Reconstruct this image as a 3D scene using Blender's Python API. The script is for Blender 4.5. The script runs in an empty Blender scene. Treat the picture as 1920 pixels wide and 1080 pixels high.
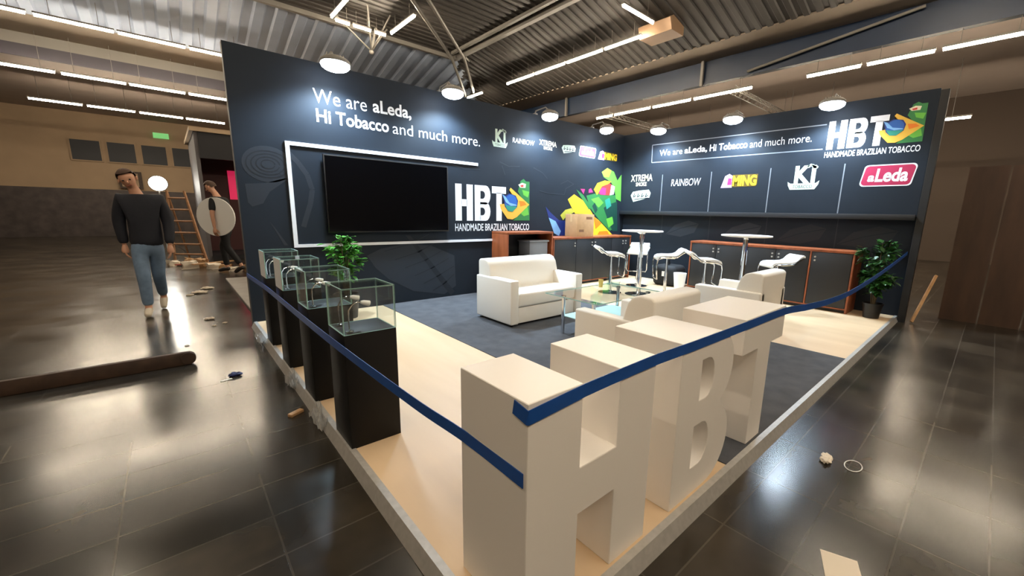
import bpy, bmesh, math, random
from mathutils import Vector, Matrix
random.seed(7)
S = bpy.context.scene
COL = S.collection

# ------------------------------------------------------------------ camera
cam_d = bpy.data.cameras.new('camera')
cam = bpy.data.objects.new('camera', cam_d)
COL.objects.link(cam)
Rv = Vector((0.7401, -0.6721, 0.0232)); Fv = Vector((0.6600, 0.7271, -0.1896)).normalized()
CAMLOC = Vector((-7.878, -5.943, 1.40))
def cam_axes(yaw, pitch, roll):
    f = Vector((math.sin(yaw)*math.cos(pitch), math.cos(yaw)*math.cos(pitch), math.sin(pitch)))
    r = Vector((math.cos(yaw), -math.sin(yaw), 0)); u = r.cross(f)
    c, s = math.cos(roll), math.sin(roll)
    return c*r + s*u, c*u - s*r, f
Rv, Uv, Fv = cam_axes(math.radians(42.237), math.radians(-10.929), math.radians(1.328))
M = Matrix((Rv, Uv, -Fv)).transposed().to_4x4(); M.translation = CAMLOC
cam.matrix_world = M
cam_d.sensor_width = 36.0
cam_d.lens = 36.0*762.07/1920
cam_d.shift_x = (960-1012.6)/1920
cam_d.shift_y = (547.0-540)/1920
cam_d.clip_end = 200
S.camera = cam

# ------------------------------------------------------------------ world, exposure
w = bpy.data.worlds.new('world'); S.world = w; w.use_nodes = True
bg = w.node_tree.nodes['Background']
bg.inputs[0].default_value = (0.9, 0.8, 0.7, 1); bg.inputs[1].default_value = 0.05
S.view_settings.view_transform = 'Standard'; S.view_settings.look = 'None'
S.view_settings.exposure = 0.0; S.view_settings.gamma = 1.0
S.view_settings.use_curve_mapping = False
TUBE_E = 150.0      # hall tube lamps
FLOOD_W = 360.0     # stand floodlights (W, spot)
WORK_W = 1000.0     # work lamp in the aisle
HFL = -0.06        # hall floor level (stand floor is z = 0)

# ------------------------------------------------------------------ materials
def lin(c):
    return tuple(((v/255)/12.92 if v/255 <= 0.04045 else ((v/255+0.055)/1.055)**2.4) for v in c)
MATS = {}
def mat(name, rgb, rough=0.5, metal=0.0, spec=0.5, noise=0.0, nscale=20.0, bump=0.0, bscale=60.0, stretch=None, coat=0.0, rgb2=None):
    if name in MATS: return MATS[name]
    m = bpy.data.materials.new(name); m.use_nodes = True
    nt = m.node_tree; b = nt.nodes['Principled BSDF']
    c = lin(rgb)
    b.inputs['Base Color'].default_value = (*c, 1)
    b.inputs['Roughness'].default_value = rough
    b.inputs['Metallic'].default_value = metal
    b.inputs['Specular IOR Level'].default_value = spec
    if coat: b.inputs['Coat Weight'].default_value = coat
    if noise or bump:
        tc = nt.nodes.new('ShaderNodeTexCoord'); mp = nt.nodes.new('ShaderNodeMapping')
        nt.links.new(tc.outputs['Object'], mp.inputs[0])
        if stretch: mp.inputs['Scale'].default_value = stretch
    if noise:
        n = nt.nodes.new('ShaderNodeTexNoise'); n.inputs['Scale'].default_value = nscale; n.inputs['Detail'].default_value = 5
        nt.links.new(mp.outputs[0], n.inputs['Vector'])
        r = nt.nodes.new('ShaderNodeValToRGB')
        c2 = lin(rgb2) if rgb2 else tuple(v*(1-noise) for v in c)
        r.color_ramp.elements[0].position = 0.3; r.color_ramp.elements[1].position = 0.7
        r.color_ramp.elements[0].color = (*c2, 1)
        r.color_ramp.elements[1].color = (*(c if rgb2 else tuple(min(1, v*(1+noise*0.5)) for v in c)), 1)
        nt.links.new(n.outputs['Fac'], r.inputs[0]); nt.links.new(r.outputs[0], b.inputs['Base Color'])
    if bump:
        n2 = nt.nodes.new('ShaderNodeTexNoise'); n2.inputs['Scale'].default_value = bscale; n2.inputs['Detail'].default_value = 3
        nt.links.new(mp.outputs[0], n2.inputs['Vector'])
        bp = nt.nodes.new('ShaderNodeBump'); bp.inputs['Strength'].default_value = bump; bp.inputs['Distance'].default_value = 0.01
        nt.links.new(n2.outputs['Fac'], bp.inputs['Height']); nt.links.new(bp.outputs[0], b.inputs['Normal'])
    MATS[name] = m
    return m
def emit(name, rgb, strength):
    if name in MATS: return MATS[name]
    m = bpy.data.materials.new(name); m.use_nodes = True
    b = m.node_tree.nodes['Principled BSDF']
    b.inputs['Base Color'].default_value = (*lin(rgb), 1)
    b.inputs['Emission Color'].default_value = (*lin(rgb), 1)
    b.inputs['Emission Strength'].default_value = strength
    MATS[name] = m
    return m
def glass(name, tint, gloss_rough=0.02):
    if name in MATS: return MATS[name]
    m = bpy.data.materials.new(name); m.use_nodes = True
    nt = m.node_tree
    for n in list(nt.nodes):
        if n.type != 'OUTPUT_MATERIAL': nt.nodes.remove(n)
    out = [n for n in nt.nodes if n.type == 'OUTPUT_MATERIAL'][0]
    tr = nt.nodes.new('ShaderNodeBsdfTransparent'); tr.inputs[0].default_value = (*tint, 1)
    gl = nt.nodes.new('ShaderNodeBsdfGlossy'); gl.inputs['Roughness'].default_value = gloss_rough
    lw = nt.nodes.new('ShaderNodeLayerWeight'); lw.inputs[0].default_value = 0.5
    pw = nt.nodes.new('ShaderNodeMath'); pw.operation = 'POWER'; pw.inputs[1].default_value = 3.5; nt.links.new(lw.outputs['Facing'], pw.inputs[0])
    fr = nt.nodes.new('ShaderNodeMath'); fr.operation = 'MULTIPLY_ADD'; fr.inputs[1].default_value = 0.5; fr.inputs[2].default_value = 0.025; nt.links.new(pw.outputs[0], fr.inputs[0])
    mx = nt.nodes.new('ShaderNodeMixShader')
    nt.links.new(fr.outputs[0], mx.inputs[0]); nt.links.new(tr.outputs[0], mx.inputs[1])
    nt.links.new(gl.outputs[0], mx.inputs[2]); nt.links.new(mx.outputs[0], out.inputs[0])
    MATS[name] = m
    return m

WALL = mat('navy_black_wall_print', (29, 36, 45), 0.6, spec=0.2, noise=0.10, nscale=3)
WALLEDGE = mat('grey_panel_edge', (74, 70, 68), 0.6)
FAINT = mat('charcoal_leaf_print', (37, 44, 53), 0.5, spec=0.35)
FAINT2 = mat('dark_leaf_print', (26, 32, 40), 0.5, spec=0.35)
WHITEP = mat('white_print', (228, 232, 238), 0.5)
GREYLINE = mat('grey_line_print', (120, 126, 134), 0.5)
WHITELAC = mat('white_lacquer_board', (244, 238, 230), 0.38, bump=0.03, bscale=25)
LEATHER = mat('white_leatherette', (240, 235, 225), 0.42, bump=0.12, bscale=120)
BLACKLAM = mat('black_laminate', (29, 30, 33), 0.5, bump=0.04, bscale=90)
BLACKPED = mat('matt_black_paint', (13, 12, 12), 0.5, spec=0.25, bump=0.03, bscale=50)
CHERRY = mat('cherry_wood', (146, 78, 44), 0.42, noise=0.35, nscale=9, stretch=(1, 1, 0.12))
CHROME = mat('chrome', (225, 228, 232), 0.08, 1.0)
STEEL = mat('brushed_aluminium', (186, 183, 178), 0.42, 0.35, noise=0.12, nscale=30)
STEELG = mat('grey_painted_steel', (122, 118, 112), 0.5)
TABLETOP = mat('white_melamine', (238, 238, 236), 0.3)
BLUETAPE = mat('blue_barrier_tape', (30, 82, 160), 0.35, noise=0.12, nscale=12)
GLASS = glass('clear_glass', (0.97, 0.985, 0.978))
GLASSEDGE = mat('green_glass_edge', (168, 206, 196), 0.15)
REFLWHITE = mat('white_painted_reflection', (238, 240, 242), 0.4)  # opaque white for light reflected in the glass
FOIL = mat('clear_film', (205, 205, 203), 0.2); FOIL.node_tree.nodes['Principled BSDF'].inputs['Alpha'].default_value = 0.6
TVB = mat('black_screen', (3, 4, 6), 0.12, spec=0.25)
TVF = mat('black_bezel', (12, 12, 14), 0.35)
CARD = mat('brown_cardboard', (176, 138, 96), 0.8, noise=0.1, nscale=12)
GREYPL = mat('grey_plastic', (128, 132, 138), 0.5)
POT = mat('black_pot', (20, 20, 21), 0.45)
LEAF = mat('green_leaf', (78, 146, 50), 0.4, noise=0.5, nscale=7)
LEAFD = mat('dark_green_leaf', (44, 86, 34), 0.4, noise=0.5, nscale=7)
STEM = mat('brown_stem', (82, 66, 40), 0.7)
SOIL = mat('dark_soil', (40, 30, 22), 0.9)
PAPER = mat('pale_paper', (226, 214, 196), 0.7)
WOODPALE = mat('pale_timber', (188, 146, 100), 0.6, noise=0.25, nscale=12, stretch=(0.15, 1, 1))
WOODDK = mat('dark_and_shaded_timber', (66, 48, 36), 0.6, noise=0.3, nscale=12)
TUBE = emit('warm_tube_light', (255, 237, 210), TUBE_E)
LENS = emit('cool_white_lens', (228, 240, 255), 55.0)
WORKE = emit('work_lamp_glow', (255, 250, 238), 60.0)
EXITG = emit('green_exit_sign', (120, 200, 120), 0.7)
SKIN = mat('skin', (206, 156, 128), 0.5)
HAIR = mat('brown_hair', (72, 50, 36), 0.7)
JACKET = mat('dark_navy_jacket', (28, 31, 42), 0.75, bump=0.2, bscale=20)
JEANS = mat('blue_denim', (112, 136, 164), 0.8, noise=0.25, nscale=10)
SHOEP = mat('pale_sneaker', (214, 204, 186), 0.6)
BLACKCLOTH = mat('black_cloth', (20, 21, 24), 0.8, bump=0.2, bscale=20)

# ------------------------------------------------------------------ mesh builder
def smooth_mesh(me, angle=35):
    for p in me.polygons: p.use_smooth = True
    try: me.set_sharp_from_angle(angle=math.radians(angle))
    except Exception: pass
class MB:
    def __init__(s): s.b = bmesh.new()
    def _mi(s, faces, mi):
        for f in faces: f.material_index = mi
    def box(s, x0, y0, z0, x1, y1, z1, bev=0.0, seg=2, mi=0, rot=None, piv=None):
        t = bmesh.new()
        bmesh.ops.create_cube(t, size=1)
        for v in t.verts:
            v.co = Vector(((x0+x1)/2+v.co.x*(x1-x0), (y0+y1)/2+v.co.y*(y1-y0), (z0+z1)/2+v.co.z*(z1-z0)))
        if bev: bmesh.ops.bevel(t, geom=list(t.edges), offset=bev, segments=seg, affect='EDGES', profile=0.5)
        return s._merge(t, mi, rot, piv)
    def _merge(s, t, mi=0, rot=None, piv=None):
        if rot is not None:
            p = Vector(piv) if piv is not None else Vector((0, 0, 0))
            for v in t.verts: v.co = p + rot @ (v.co-p)
        if mi is not None: s._mi(t.faces, mi)
        me = bpy.data.meshes.new('tmp'); t.to_mesh(me); t.free()
        s.b.from_mesh(me); bpy.data.meshes.remove(me)
        return s
    def cyl(s, p0, p1, r, r2=None, seg=20, mi=0):
        p0 = Vector(p0); p1 = Vector(p1); r2 = r if r2 is None else r2
        return s.tube([p0, p1], [r, r2], seg, mi)
    def tube(s, pts, r, seg=10, mi=0, cap=True):
        pts = [Vector(p) for p in pts]
        if not isinstance(r, (list, tuple)): r = [r]*len(pts)
        t = bmesh.new(); rings = []
        prev = None
        for i, p in enumerate(pts):
            if i == 0: d = pts[1]-pts[0]
            elif i == len(pts)-1: d = pts[-1]-pts[-2]
            else: d = (pts[i+1]-pts[i]).normalized()+(pts[i]-pts[i-1]).normalized()
            d.normalize()
            if prev is None:
                a = Vector((0, 0, 1)) if abs(d.z) < 0.9 else Vector((1, 0, 0))
                n = d.cross(a).normalized()
            else:
                n = (prev-d*prev.dot(d)).normalized()
            prev = n; bb = d.cross(n)
            rings.append([t.verts.new(p+r[i]*(math.cos(2*math.pi*k/seg)*n+math.sin(2*math.pi*k/seg)*bb)) for k in range(seg)])
        for i in range(len(rings)-1):
            for k in range(seg):
                t.faces.new((rings[i][k], rings[i][(k+1) % seg], rings[i+1][(k+1) % seg], rings[i+1][k]))
        if cap:
            t.faces.new(rings[0][::-1]); t.faces.new(rings[-1])
        bmesh.ops.recalc_face_normals(t, faces=t.faces)
        return s._merge(t, mi)
    def lathe(s, prof, c=(0, 0, 0), seg=32, mi=0):
        t = bmesh.new(); rings = []
        for (r, z) in prof:
            rings.append([t.verts.new((c[0]+r*math.cos(2*math.pi*k/seg), c[1]+r*math.sin(2*math.pi*k/seg), c[2]+z)) for k in range(seg)] if r > 1e-6 else [t.verts.new((c[0], c[1], c[2]+z))])
        for a, b in zip(rings, rings[1:]):
            for k in range(seg):
                k2 = (k+1) % seg
                if len(a) == 1 and len(b) == 1: continue
                if len(a) == 1: t.faces.new((a[0], b[k], b[k2]))
                elif len(b) == 1: t.faces.new((a[k], a[k2], b[0]))
                else: t.faces.new((a[k], a[k2], b[k2], b[k]))
        bmesh.ops.recalc_face_normals(t, faces=t.faces)
        return s._merge(t, mi)
    def prism(s, poly, fn, d0, d1, mi=0, bev=0.0, seg=2):
        """poly: 2D outline; fn(u,v,d) -> 3D; extruded from d0 to d1"""
        t = bmesh.new()
        a = [t.verts.new(fn(u, v, d0)) for u, v in poly]; b = [t.verts.new(fn(u, v, d1)) for u, v in poly]
        n = len(poly)
        t.faces.new(a); t.faces.new(b[::-1])
        for i in range(n): t.faces.new((a[i], b[i], b[(i+1) % n], a[(i+1) % n]))
        bmesh.ops.recalc_face_normals(t, faces=t.faces)
        if bev:
            bmesh.ops.bevel(t, geom=[e for e in t.edges if e.calc_face_angle(0) > 0.5], offset=bev, segments=seg, affect='EDGES', profile=0.5)
        bmesh.ops.triangulate(t, faces=[f for f in t.faces if len(f.verts) > 4])
        return s._merge(t, mi)
    def poly(s, pts, mi=0):
        vs = [s.b.verts.new(Vector(p)) for p in pts]
        f = s.b.faces.new(vs); f.material_index = mi
        return f
    def ball(s, c, rx, ry, rz, seg=16, mi=0, rot=None):
        t = bmesh.new(); bmesh.ops.create_uvsphere(t, u_segments=seg, v_segments=max(6, seg//2), radius=1)
        for v in t.verts:
            p = Vector((v.co.x*rx, v.co.y*ry, v.co.z*rz))
            if rot is not None: p = rot @ p
            v.co = p+Vector(c)
        return s._merge(t, mi)
    def build(s, name, mats, parent=None, loc=None, smooth=True, world=True):
        """vertices are in world coordinates (world=True) and get shifted to the parent's or to the given origin"""
        me = bpy.data.meshes.new(name)
        off = Vector((0, 0, 0))
        if parent is not None and world: off = root_loc(parent)
        elif loc is not None: off = Vector(loc)
        if off.length: bmesh.ops.translate(s.b, verts=s.b.verts, vec=-off)
        s.b.to_mesh(me); s.b.free()
        for m in (mats if isinstance(mats, (list, tuple)) else [mats]): me.materials.append(m)
        if smooth: smooth_mesh(me)
        o = bpy.data.objects.new(name, me); COL.objects.link(o)
        if parent is not None: o.parent = parent
        elif loc is not None: o.location = loc
        return o
def root_loc(o):
    v = Vector((0, 0, 0))
    while o is not None:
        v = v+o.location; o = o.parent
    return v
def thing(name, label, cat, loc=(0, 0, 0), rz=0.0, group=None):
    o = bpy.data.objects.new(name, None); COL.objects.link(o)
    o.empty_display_size = 0.1
    o.location = loc; o.rotation_euler = (0, 0, rz); o['label'] = label; o['category'] = cat
    if group: o['group'] = group
    return o
def tag(o, label, cat, group=None):
    o['label'] = label; o['category'] = cat
    if group: o['group'] = group
    return o
def struct(o, label=None):
    o['kind'] = 'structure'
    if label: o['label'] = label
    return o
def dup(root, loc, rz, label, group=None):
    r = root.copy(); COL.objects.link(r); r.location = loc; r.rotation_euler = (0, 0, rz); r['label'] = label
    if group: r['group'] = group
    for ch in list(root.children):
        c = ch.copy(); COL.objects.link(c); c.parent = r
        for g in list(ch.children):
            d = g.copy(); COL.objects.link(d); d.parent = c
    return r

# ------------------------------------------------------------------ hall: floor
def floor_material():
    m = bpy.data.materials.new('glossy_dark_hall_floor'); m.use_nodes = True
    nt = m.node_tree; b = nt.nodes['Principled BSDF']; L = nt.links.new
    tc = nt.nodes.new('ShaderNodeTexCoord'); mp = nt.nodes.new('ShaderNodeMapping')
    mp.inputs['Location'].default_value = (0.10, 0.06, 0)
    L(tc.outputs['Object'], mp.inputs[0])
    br = nt.nodes.new('ShaderNodeTexBrick'); br.offset = 0.0; br.squash = 1.0
    br.inputs['Scale'].default_value = 1.0; br.inputs['Mortar Size'].default_value = 0.004
    br.inputs['Brick Width'].default_value = 0.54; br.inputs['Row Height'].default_value = 0.29
    br.inputs['Color1'].default_value = (0.020, 0.0175, 0.014, 1); br.inputs['Color2'].default_value = (0.036, 0.031, 0.025, 1)
    br.inputs['Mortar'].default_value = (0.055, 0.05, 0.042, 1)
    L(mp.outputs[0], br.inputs['Vector'])
    n = nt.nodes.new('ShaderNodeTexNoise'); n.inputs['Scale'].default_value = 1.5; n.inputs['Detail'].default_value = 4; n.inputs['Roughness'].default_value = 0.55
    L(tc.outputs['Object'], n.inputs['Vector'])
    rp = nt.nodes.new('ShaderNodeValToRGB'); rp.color_ramp.elements[0].position = 0.35; rp.color_ramp.elements[1].position = 0.72
    rp.color_ramp.elements[0].color = (0.55, 0.55, 0.55, 1); rp.color_ramp.elements[1].color = (1.9, 1.75, 1.5, 1)
    L(n.outputs['Fac'], rp.inputs[0])
    mu = nt.nodes.new('ShaderNodeMix'); mu.data_type = 'RGBA'; mu.blend_type = 'MULTIPLY'; mu.inputs[0].default_value = 1
    L(br.outputs['Color'], mu.inputs[6]); L(rp.outputs[0], mu.inputs[7])
    L(mu.outputs[2], b.inputs['Base Color'])
    n2 = nt.nodes.new('ShaderNodeTexNoise'); n2.inputs['Scale'].default_value = 2; n2.inputs['Detail'].default_value = 2
    L(tc.outputs['Object'], n2.inputs['Vector'])
    mr = nt.nodes.new('ShaderNodeMapRange'); mr.inputs['From Min'].default_value = 0.3; mr.inputs['From Max'].default_value = 0.75
    mr.inputs['To Min'].default_value = 0.16; mr.inputs['To Max'].default_value = 0.26
    L(n2.outputs['Fac'], mr.inputs[0]); L(mr.outputs[0], b.inputs['Roughness'])
    bp = nt.nodes.new('ShaderNodeBump'); bp.inputs['Strength'].default_value = 0.25; bp.inputs['Distance'].default_value = 0.004
    L(br.outputs['Fac'], bp.inputs['Height']); bp.invert = True
    n3 = nt.nodes.new('ShaderNodeTexNoise'); n3.inputs['Scale'].default_value = 1.5; n3.inputs['Detail'].default_value = 1.0
    L(tc.outputs['Object'], n3.inputs['Vector'])
    bp2 = nt.nodes.new('ShaderNodeBump'); bp2.inputs['Strength'].default_value = 0.008; bp2.inputs['Distance'].default_value = 0.01
    L(n3.outputs['Fac'], bp2.inputs['Height']); L(bp.outputs[0], bp2.inputs['Normal']); L(bp2.outputs[0], b.inputs['Normal'])
    b.inputs['Specular IOR Level'].default_value = 0.42
    return m
mb = MB(); mb.box(-22, -20, HFL-0.2, 14, 26, HFL)
struct(mb.build('floor', floor_material(), smooth=False))

# ------------------------------------------------------------------ hall: ceiling and outer walls
CEIL_L = mat('grey_corrugated_roof', (150, 163, 184), 0.5, noise=0.08, nscale=2)
CEIL_B = mat('brown_grey_roof', (62, 58, 54), 0.55, noise=0.08, nscale=2)
SOFF = mat('beige_soffit', (150, 136, 120), 0.7, noise=0.06, nscale=1.5)
LOWC = mat('taupe_flat_ceiling', (180, 165, 154), 0.75, noise=0.06, nscale=1.2)
BLUEG = mat('dark_blue_girder', (14, 36, 62), 0.45, noise=0.15, nscale=1.5)
GREYG = mat('dark_grey_girder', (52, 48, 58), 0.5)
HALLW = mat('beige_hall_wall', (176, 152, 124), 0.8, noise=0.08, nscale=1)
def corr_profile(a0, a1, period, depth):
    pts = []; a = a0
    while a < a1:
        for f, h in ((0.0, 0), (0.42, 0), (0.52, depth), (0.90, depth), (1.0, 0)):
            pts.append((a+f*period, h))
        a += period
    return pts
def corr_sheet(mb, prof, e0, e1, mi):
    """prof along one axis; e0, e1 : functions (a,h)->3D for the two ends of the ribs"""
    a = [mb.b.verts.new(e0(u, h)) for u, h in prof]; b = [mb.b.verts.new(e1(u, h)) for u, h in prof]
    for i in range(len(prof)-1):
        f = mb.b.faces.new((a[i], a[i+1], b[i+1], b[i])); f.material_index = mi
mb = MB(); corr_sheet(mb, corr_profile(-22, 3.6, 0.50, 0.07), lambda u, h: (u, 7.9, 6.8+h), lambda u, h: (u, 11.1, 6.0+h), 0)
struct(mb.build('ceiling', [CEIL_L], smooth=False))
mb = MB(); corr_sheet(mb, corr_profile(-20, 11.1, 0.26, 0.035), lambda u, h: (0.36, u, 6.8+h), lambda u, h: (3.55, u, 6.0+h), 0)
struct(mb.build('ceiling', [CEIL_B], smooth=False))
mb = MB(); corr_sheet(mb, corr_profile(-20, 8.1, 0.26, 0.03), lambda u, h: (-22, u, 6.8+h), lambda u, h: (0.4, u, 6.8+h), 0)
struct(mb.build('ceiling', [CEIL_B], smooth=False))
# soffits and the flat ceiling of the aisles
mb = MB(); mb.box(3.55, -20, 6.0, 4.80, 13.0, 6.15); struct(mb.build('ceiling', [SOFF], smooth=False))
mb = MB(); mb.box(-22, 11.1, 6.0, 3.55, 13.0, 6.15); struct(mb.build('ceiling', [SOFF], smooth=False))
mb = MB(); mb.box(4.78, -20, 5.9, 14, 26, 6.0); struct(mb.build('ceiling', [LOWC], smooth=False))
mb = MB(); mb.box(-22, 13.02, 5.9, 4.78, 26, 6.0); struct(mb.build('ceiling', [LOWC], smooth=False))
mb = MB(); mb.box(-22, -20, 7.05, 14, 26, 7.2); struct(mb.build('ceiling', [CEIL_B], smooth=False))
mb = MB(); mb.box(4.70, -20, 5.38, 4.80, 13.0, 6.02, mi=0)
mb.box(4.66, -20, 5.34, 4.84, 13.0, 5.40, mi=0)
g = struct(mb.build('trim_1', [BLUEG], smooth=False))
mb = MB(); mb.box(-22, 13.0, 5.70, 4.70, 13.06, 6.02, mi=0); mb.box(-22, 12.97, 5.38, 4.70, 13.06, 5.70, mi=1)
struct(mb.build('trim_2', [STEELG, GREYG], smooth=False))
mb = MB(); mb.box(-22, 26, HFL, 14, 26.2, 6.0); struct(mb.build('wall_far', HALLW, smooth=False))
mb = MB(); mb.box(14, -20, HFL, 14.2, 26, 6.0); struct(mb.build('wall_outer_right', mat('dark_brown_hall_wall', (66, 54, 44), 0.8), smooth=False))
mb = MB(); mb.box(-22.2, -20, HFL, -22, 26, 7.0); struct(mb.build('wall_outer_left', HALLW, smooth=False))
mb = MB(); mb.box(-22, -20.2, HFL, 14, -20, 7.0); struct(mb.build('wall_near', HALLW, smooth=False))

# ------------------------------------------------------------------ stand: raised floor, carpet, walls
LX, WY, HW = 7.234, 5.148, 3.167
MAPLE = mat('pale_maple_laminate', (222, 194, 158), 0.42, noise=0.10, nscale=5, stretch=(1, 0.12, 1), rgb2=(212, 182, 144))
mb = MB(); mb.box(-LX, -WY, HFL, 0.12, 0.0, 0.0)
struct(mb.build('stage_floor', MAPLE, smooth=False))
CARPET = mat('dark_grey_carpet', (90, 91, 95), 0.95, spec=0.1, noise=0.18, nscale=6, bump=0.6, bscale=260)
mb = MB(); mb.prism([(-5.644, -WY+0.036), (-2.866, -WY+0.036), (-2.866, -0.47), (-3.68, -0.47), (-3.68, -0.005), (-5.644, -0.005)], lambda u, v, d: (u, v, d), 0.0, 0.006)
tag(mb.build('carpet', CARPET, loc=(-4.25, -2.57, 0), smooth=False), 'dark grey carpet strip across the middle of the pale stand floor', 'carpet')
# aluminium edging of the raised floor (two visible sides)
mb = MB()
mb.prism([(0, 0.006), (0.034, 0.006), (0.034, 0.0005), (0.0005, 0.0005), (-0.022, HFL+0.001), (-0.030, HFL+0.001)], lambda u, v, d: (d, -WY+u, v), -LX-0.028, 0.12)
struct(mb.build('trim_3', STEEL, smooth=False))
mb = MB()
mb.prism([(0, 0.006), (0.034, 0.006), (0.034, 0.0005), (0.0005, 0.0005), (-0.022, HFL+0.001), (-0.030, HFL+0.001)], lambda u, v, d: (-LX+u, d, v), -WY-0.028, 0.0)
struct(mb.build('trim_4', STEEL, smooth=False))

mb = MB()
mb.box(-LX-0.005, 0.0, HFL, 0.22, 0.10, HW, mi=0)
mb.box(-LX-0.009, 0.001, HFL, -LX-0.005, 0.099, HW, mi=1)
wall_l = struct(mb.build('wall_left', [WALL, WALLEDGE], smooth=False), 'dark printed stand wall with the television')
mb = MB()
mb.box(0.0, -WY-0.01, 1.46, 0.22, 0.0, HW, mi=0)
mb.box(0.12, -WY-0.01, 0.0, 0.22, 0.0, 1.46, mi=0)
wall_r = struct(mb.build('wall_right', [WALL, WALLEDGE], smooth=False), 'dark printed stand wall with brand logos above the sideboard')
mb = MB(); mb.box(-0.045, -WY+0.0, 1.42, 0.12, -0.005, 1.50, bev=0.004)
tag(mb.build('wall_shelf', mat('black_shelf', (30, 33, 38), 0.5), loc=(0.05, -2.5, 1.42)), 'long thin black ledge running along the logo wall', 'shelf')
mb = MB(); mb.box(0.0, -WY-0.10, HFL, 0.10, -WY-0.012, HW-0.02, bev=0.004)
struct(mb.build('trim_5', mat('black_end_post', (16, 15, 15), 0.6), smooth=False))

# ------------------------------------------------------------------ printed graphics
def PL(u, v, d): return Vector((u, -d, v))          # TV wall: u = x
def PR(u, v, d): return Vector((-d, -u, v))         # logo wall: u = -y
def PRl(u, v, d): return Vector((0.12-d, -u, v))    # recessed lower part
class Gfx:
    def __init__(s, P): s.P = P; s.b = bmesh.new(); s.mats = []; s.n = 0
    def mi(s, m):
        if m not in s.mats: s.mats.append(m)
        return s.mats.index(m)
    def poly(s, pts, m, layer=1):
        d = 0.0012*layer
        t = [s.b.verts.new(s.P(u, v, d)) for u, v in pts]
        f = s.b.faces.new(t); f.material_index = s.mi(m)
        r = bmesh.ops.triangulate(s.b, faces=[f])
        return s
    def line(s, p, q, w, m, layer=1):
        p = Vector((*p, 0)); q = Vector((*q, 0)); n = (q-p).normalized(); n = Vector((-n.y, n.x, 0))*w/2
        return s.poly([(p+n).xy, (q+n).xy, (q-n).xy, (p-n).xy], m, layer)
    def stroke(s, pts, w, m, layer=1, closed=False):
        pp = list(pts)+([pts[0]] if closed else [])
        for a, b in zip(pp, pp[1:]): s.line(a, b, w, m, layer)
        return s
    def ell(s, c, rx, ry, m, layer=1, n=28, a0=0):
        return s.poly([(c[0]+rx*math.cos(a0+2*math.pi*k/n), c[1]+ry*math.sin(a0+2*math.pi*k/n)) for k in range(n)], m, layer)
    def text(s, body, u0, v0, u1, v1, m, layer=2, bold=0.0, shear=0.0, spacing=1.0):
        cu = bpy.data.curves.new('t', 'FONT'); cu.body = body; cu.size = 1; cu.offset = bold; cu.shear = shear; cu.space_character = spacing
        cu.resolution_u = 4
        o = bpy.data.objects.new('t', cu); COL.objects.link(o)
        me = bpy.data.meshes.new_from_object(o.evaluated_get(bpy.context.evaluated_depsgraph_get()))
        bpy.data.objects.remove(o); bpy.data.curves.remove(cu)
        xs = [v.co.x for v in me.vertices]; ys = [v.co.y for v in me.vertices]
        x0, x1, y0, y1 = min(xs), max(xs), min(ys), max(ys)
        k = s.mi(m); d = 0.0012*layer
        vs = [s.b.verts.new(s.P(u0+(v.co.x-x0)/(x1-x0)*(u1-u0), v0+(v.co.y-y0)/(y1-y0)*(v1-v0), d)) for v in me.vertices]
        for p in me.polygons:
            try:
                f = s.b.faces.new([vs[i] for i in p.vertices]); f.material_index = k
            except ValueError: pass
        bpy.data.meshes.remove(me)
        return s
    def build(s, name, parent, label=None):
        bmesh.ops.recalc_face_normals(s.b, faces=s.b.faces)
        me = bpy.data.meshes.new(name); s.b.to_mesh(me); s.b.free()
        for m in s.mats: me.materials.append(m)
        o = bpy.data.objects.new(name, me); COL.objects.link(o); o.parent = parent
        if label: o['label'] = label
        return o
def cm(name, rgb): return mat(name, rgb, 0.5)
P_GREEN = cm('print_green', (44, 116, 60)); P_LGREEN = cm('print_light_green', (96, 172, 60)); P_DGREEN = cm('print_dark_green', (18, 62, 52))
P_YEL = cm('print_yellow', (238, 196, 40)); P_LIME = cm('print_lime', (176, 216, 60)); P_OLIVE = cm('print_olive', (176, 172, 60))
P_GOLD = cm('print_gold', (216, 172, 62)); P_ORANGE = cm('print_orange', (224, 122, 28)); P_RED = cm('print_red', (196, 52, 48)); P_PINK = cm('print_magenta', (204, 46, 112))
P_BLUE = cm('print_blue', (38, 92, 168)); P_DBLUE = cm('print_dark_blue', (26, 44, 112)); P_LBLUE = cm('print_light_blue', (120, 172, 222)); P_TEAL = cm('print_teal', (44, 140, 122))
P_CRIM = cm('print_crimson', (168, 34, 74)); P_LILAC = cm('print_lilac', (206, 170, 214)); P_CREAM = cm('print_cream', (222, 214, 186)); P_SAGE = cm('print_sage', (186, 206, 190))
# --- TV wall: faint charcoal mural
g = Gfx(PL)
leaf = [(-5.83, 0.75), (-5.63, 0.84), (-5.28, 0.9), (-4.84, 0.86), (-4.42, 0.68), (-4.4, 0.17), (-4.62, 0.05), (-5.15, 0.16), (-5.53, 0.38), (-5.72, 0.57)]
g.poly(leaf, FAINT, 1)
g.poly([(-5.25, 1.03), (-5.17, 1.02), (-4.43, 0.08), (-4.50, 0.01)], FAINT2, 2)
for k in range(6):
    f = k/6; a = (-5.16+0.66*f, 0.90-0.80*f)
    g.line(a, (a[0]-0.42+0.25*f, a[1]-0.10), 0.012, FAINT2, 2); g.line(a, (min(a[0]+0.30, -4.43), a[1]+0.14), 0.012, FAINT2, 2)
g.ell((-6.92, 1.90), 0.26, 0.21, FAINT, 1)
for k in range(4):
    g.stroke([(-6.92+(0.22-0.05*k)*math.cos(t*0.3), 1.90+(0.155-0.035*k)*math.sin(t*0.3)) for t in range(21)], 0.012, FAINT2, 2)
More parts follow.
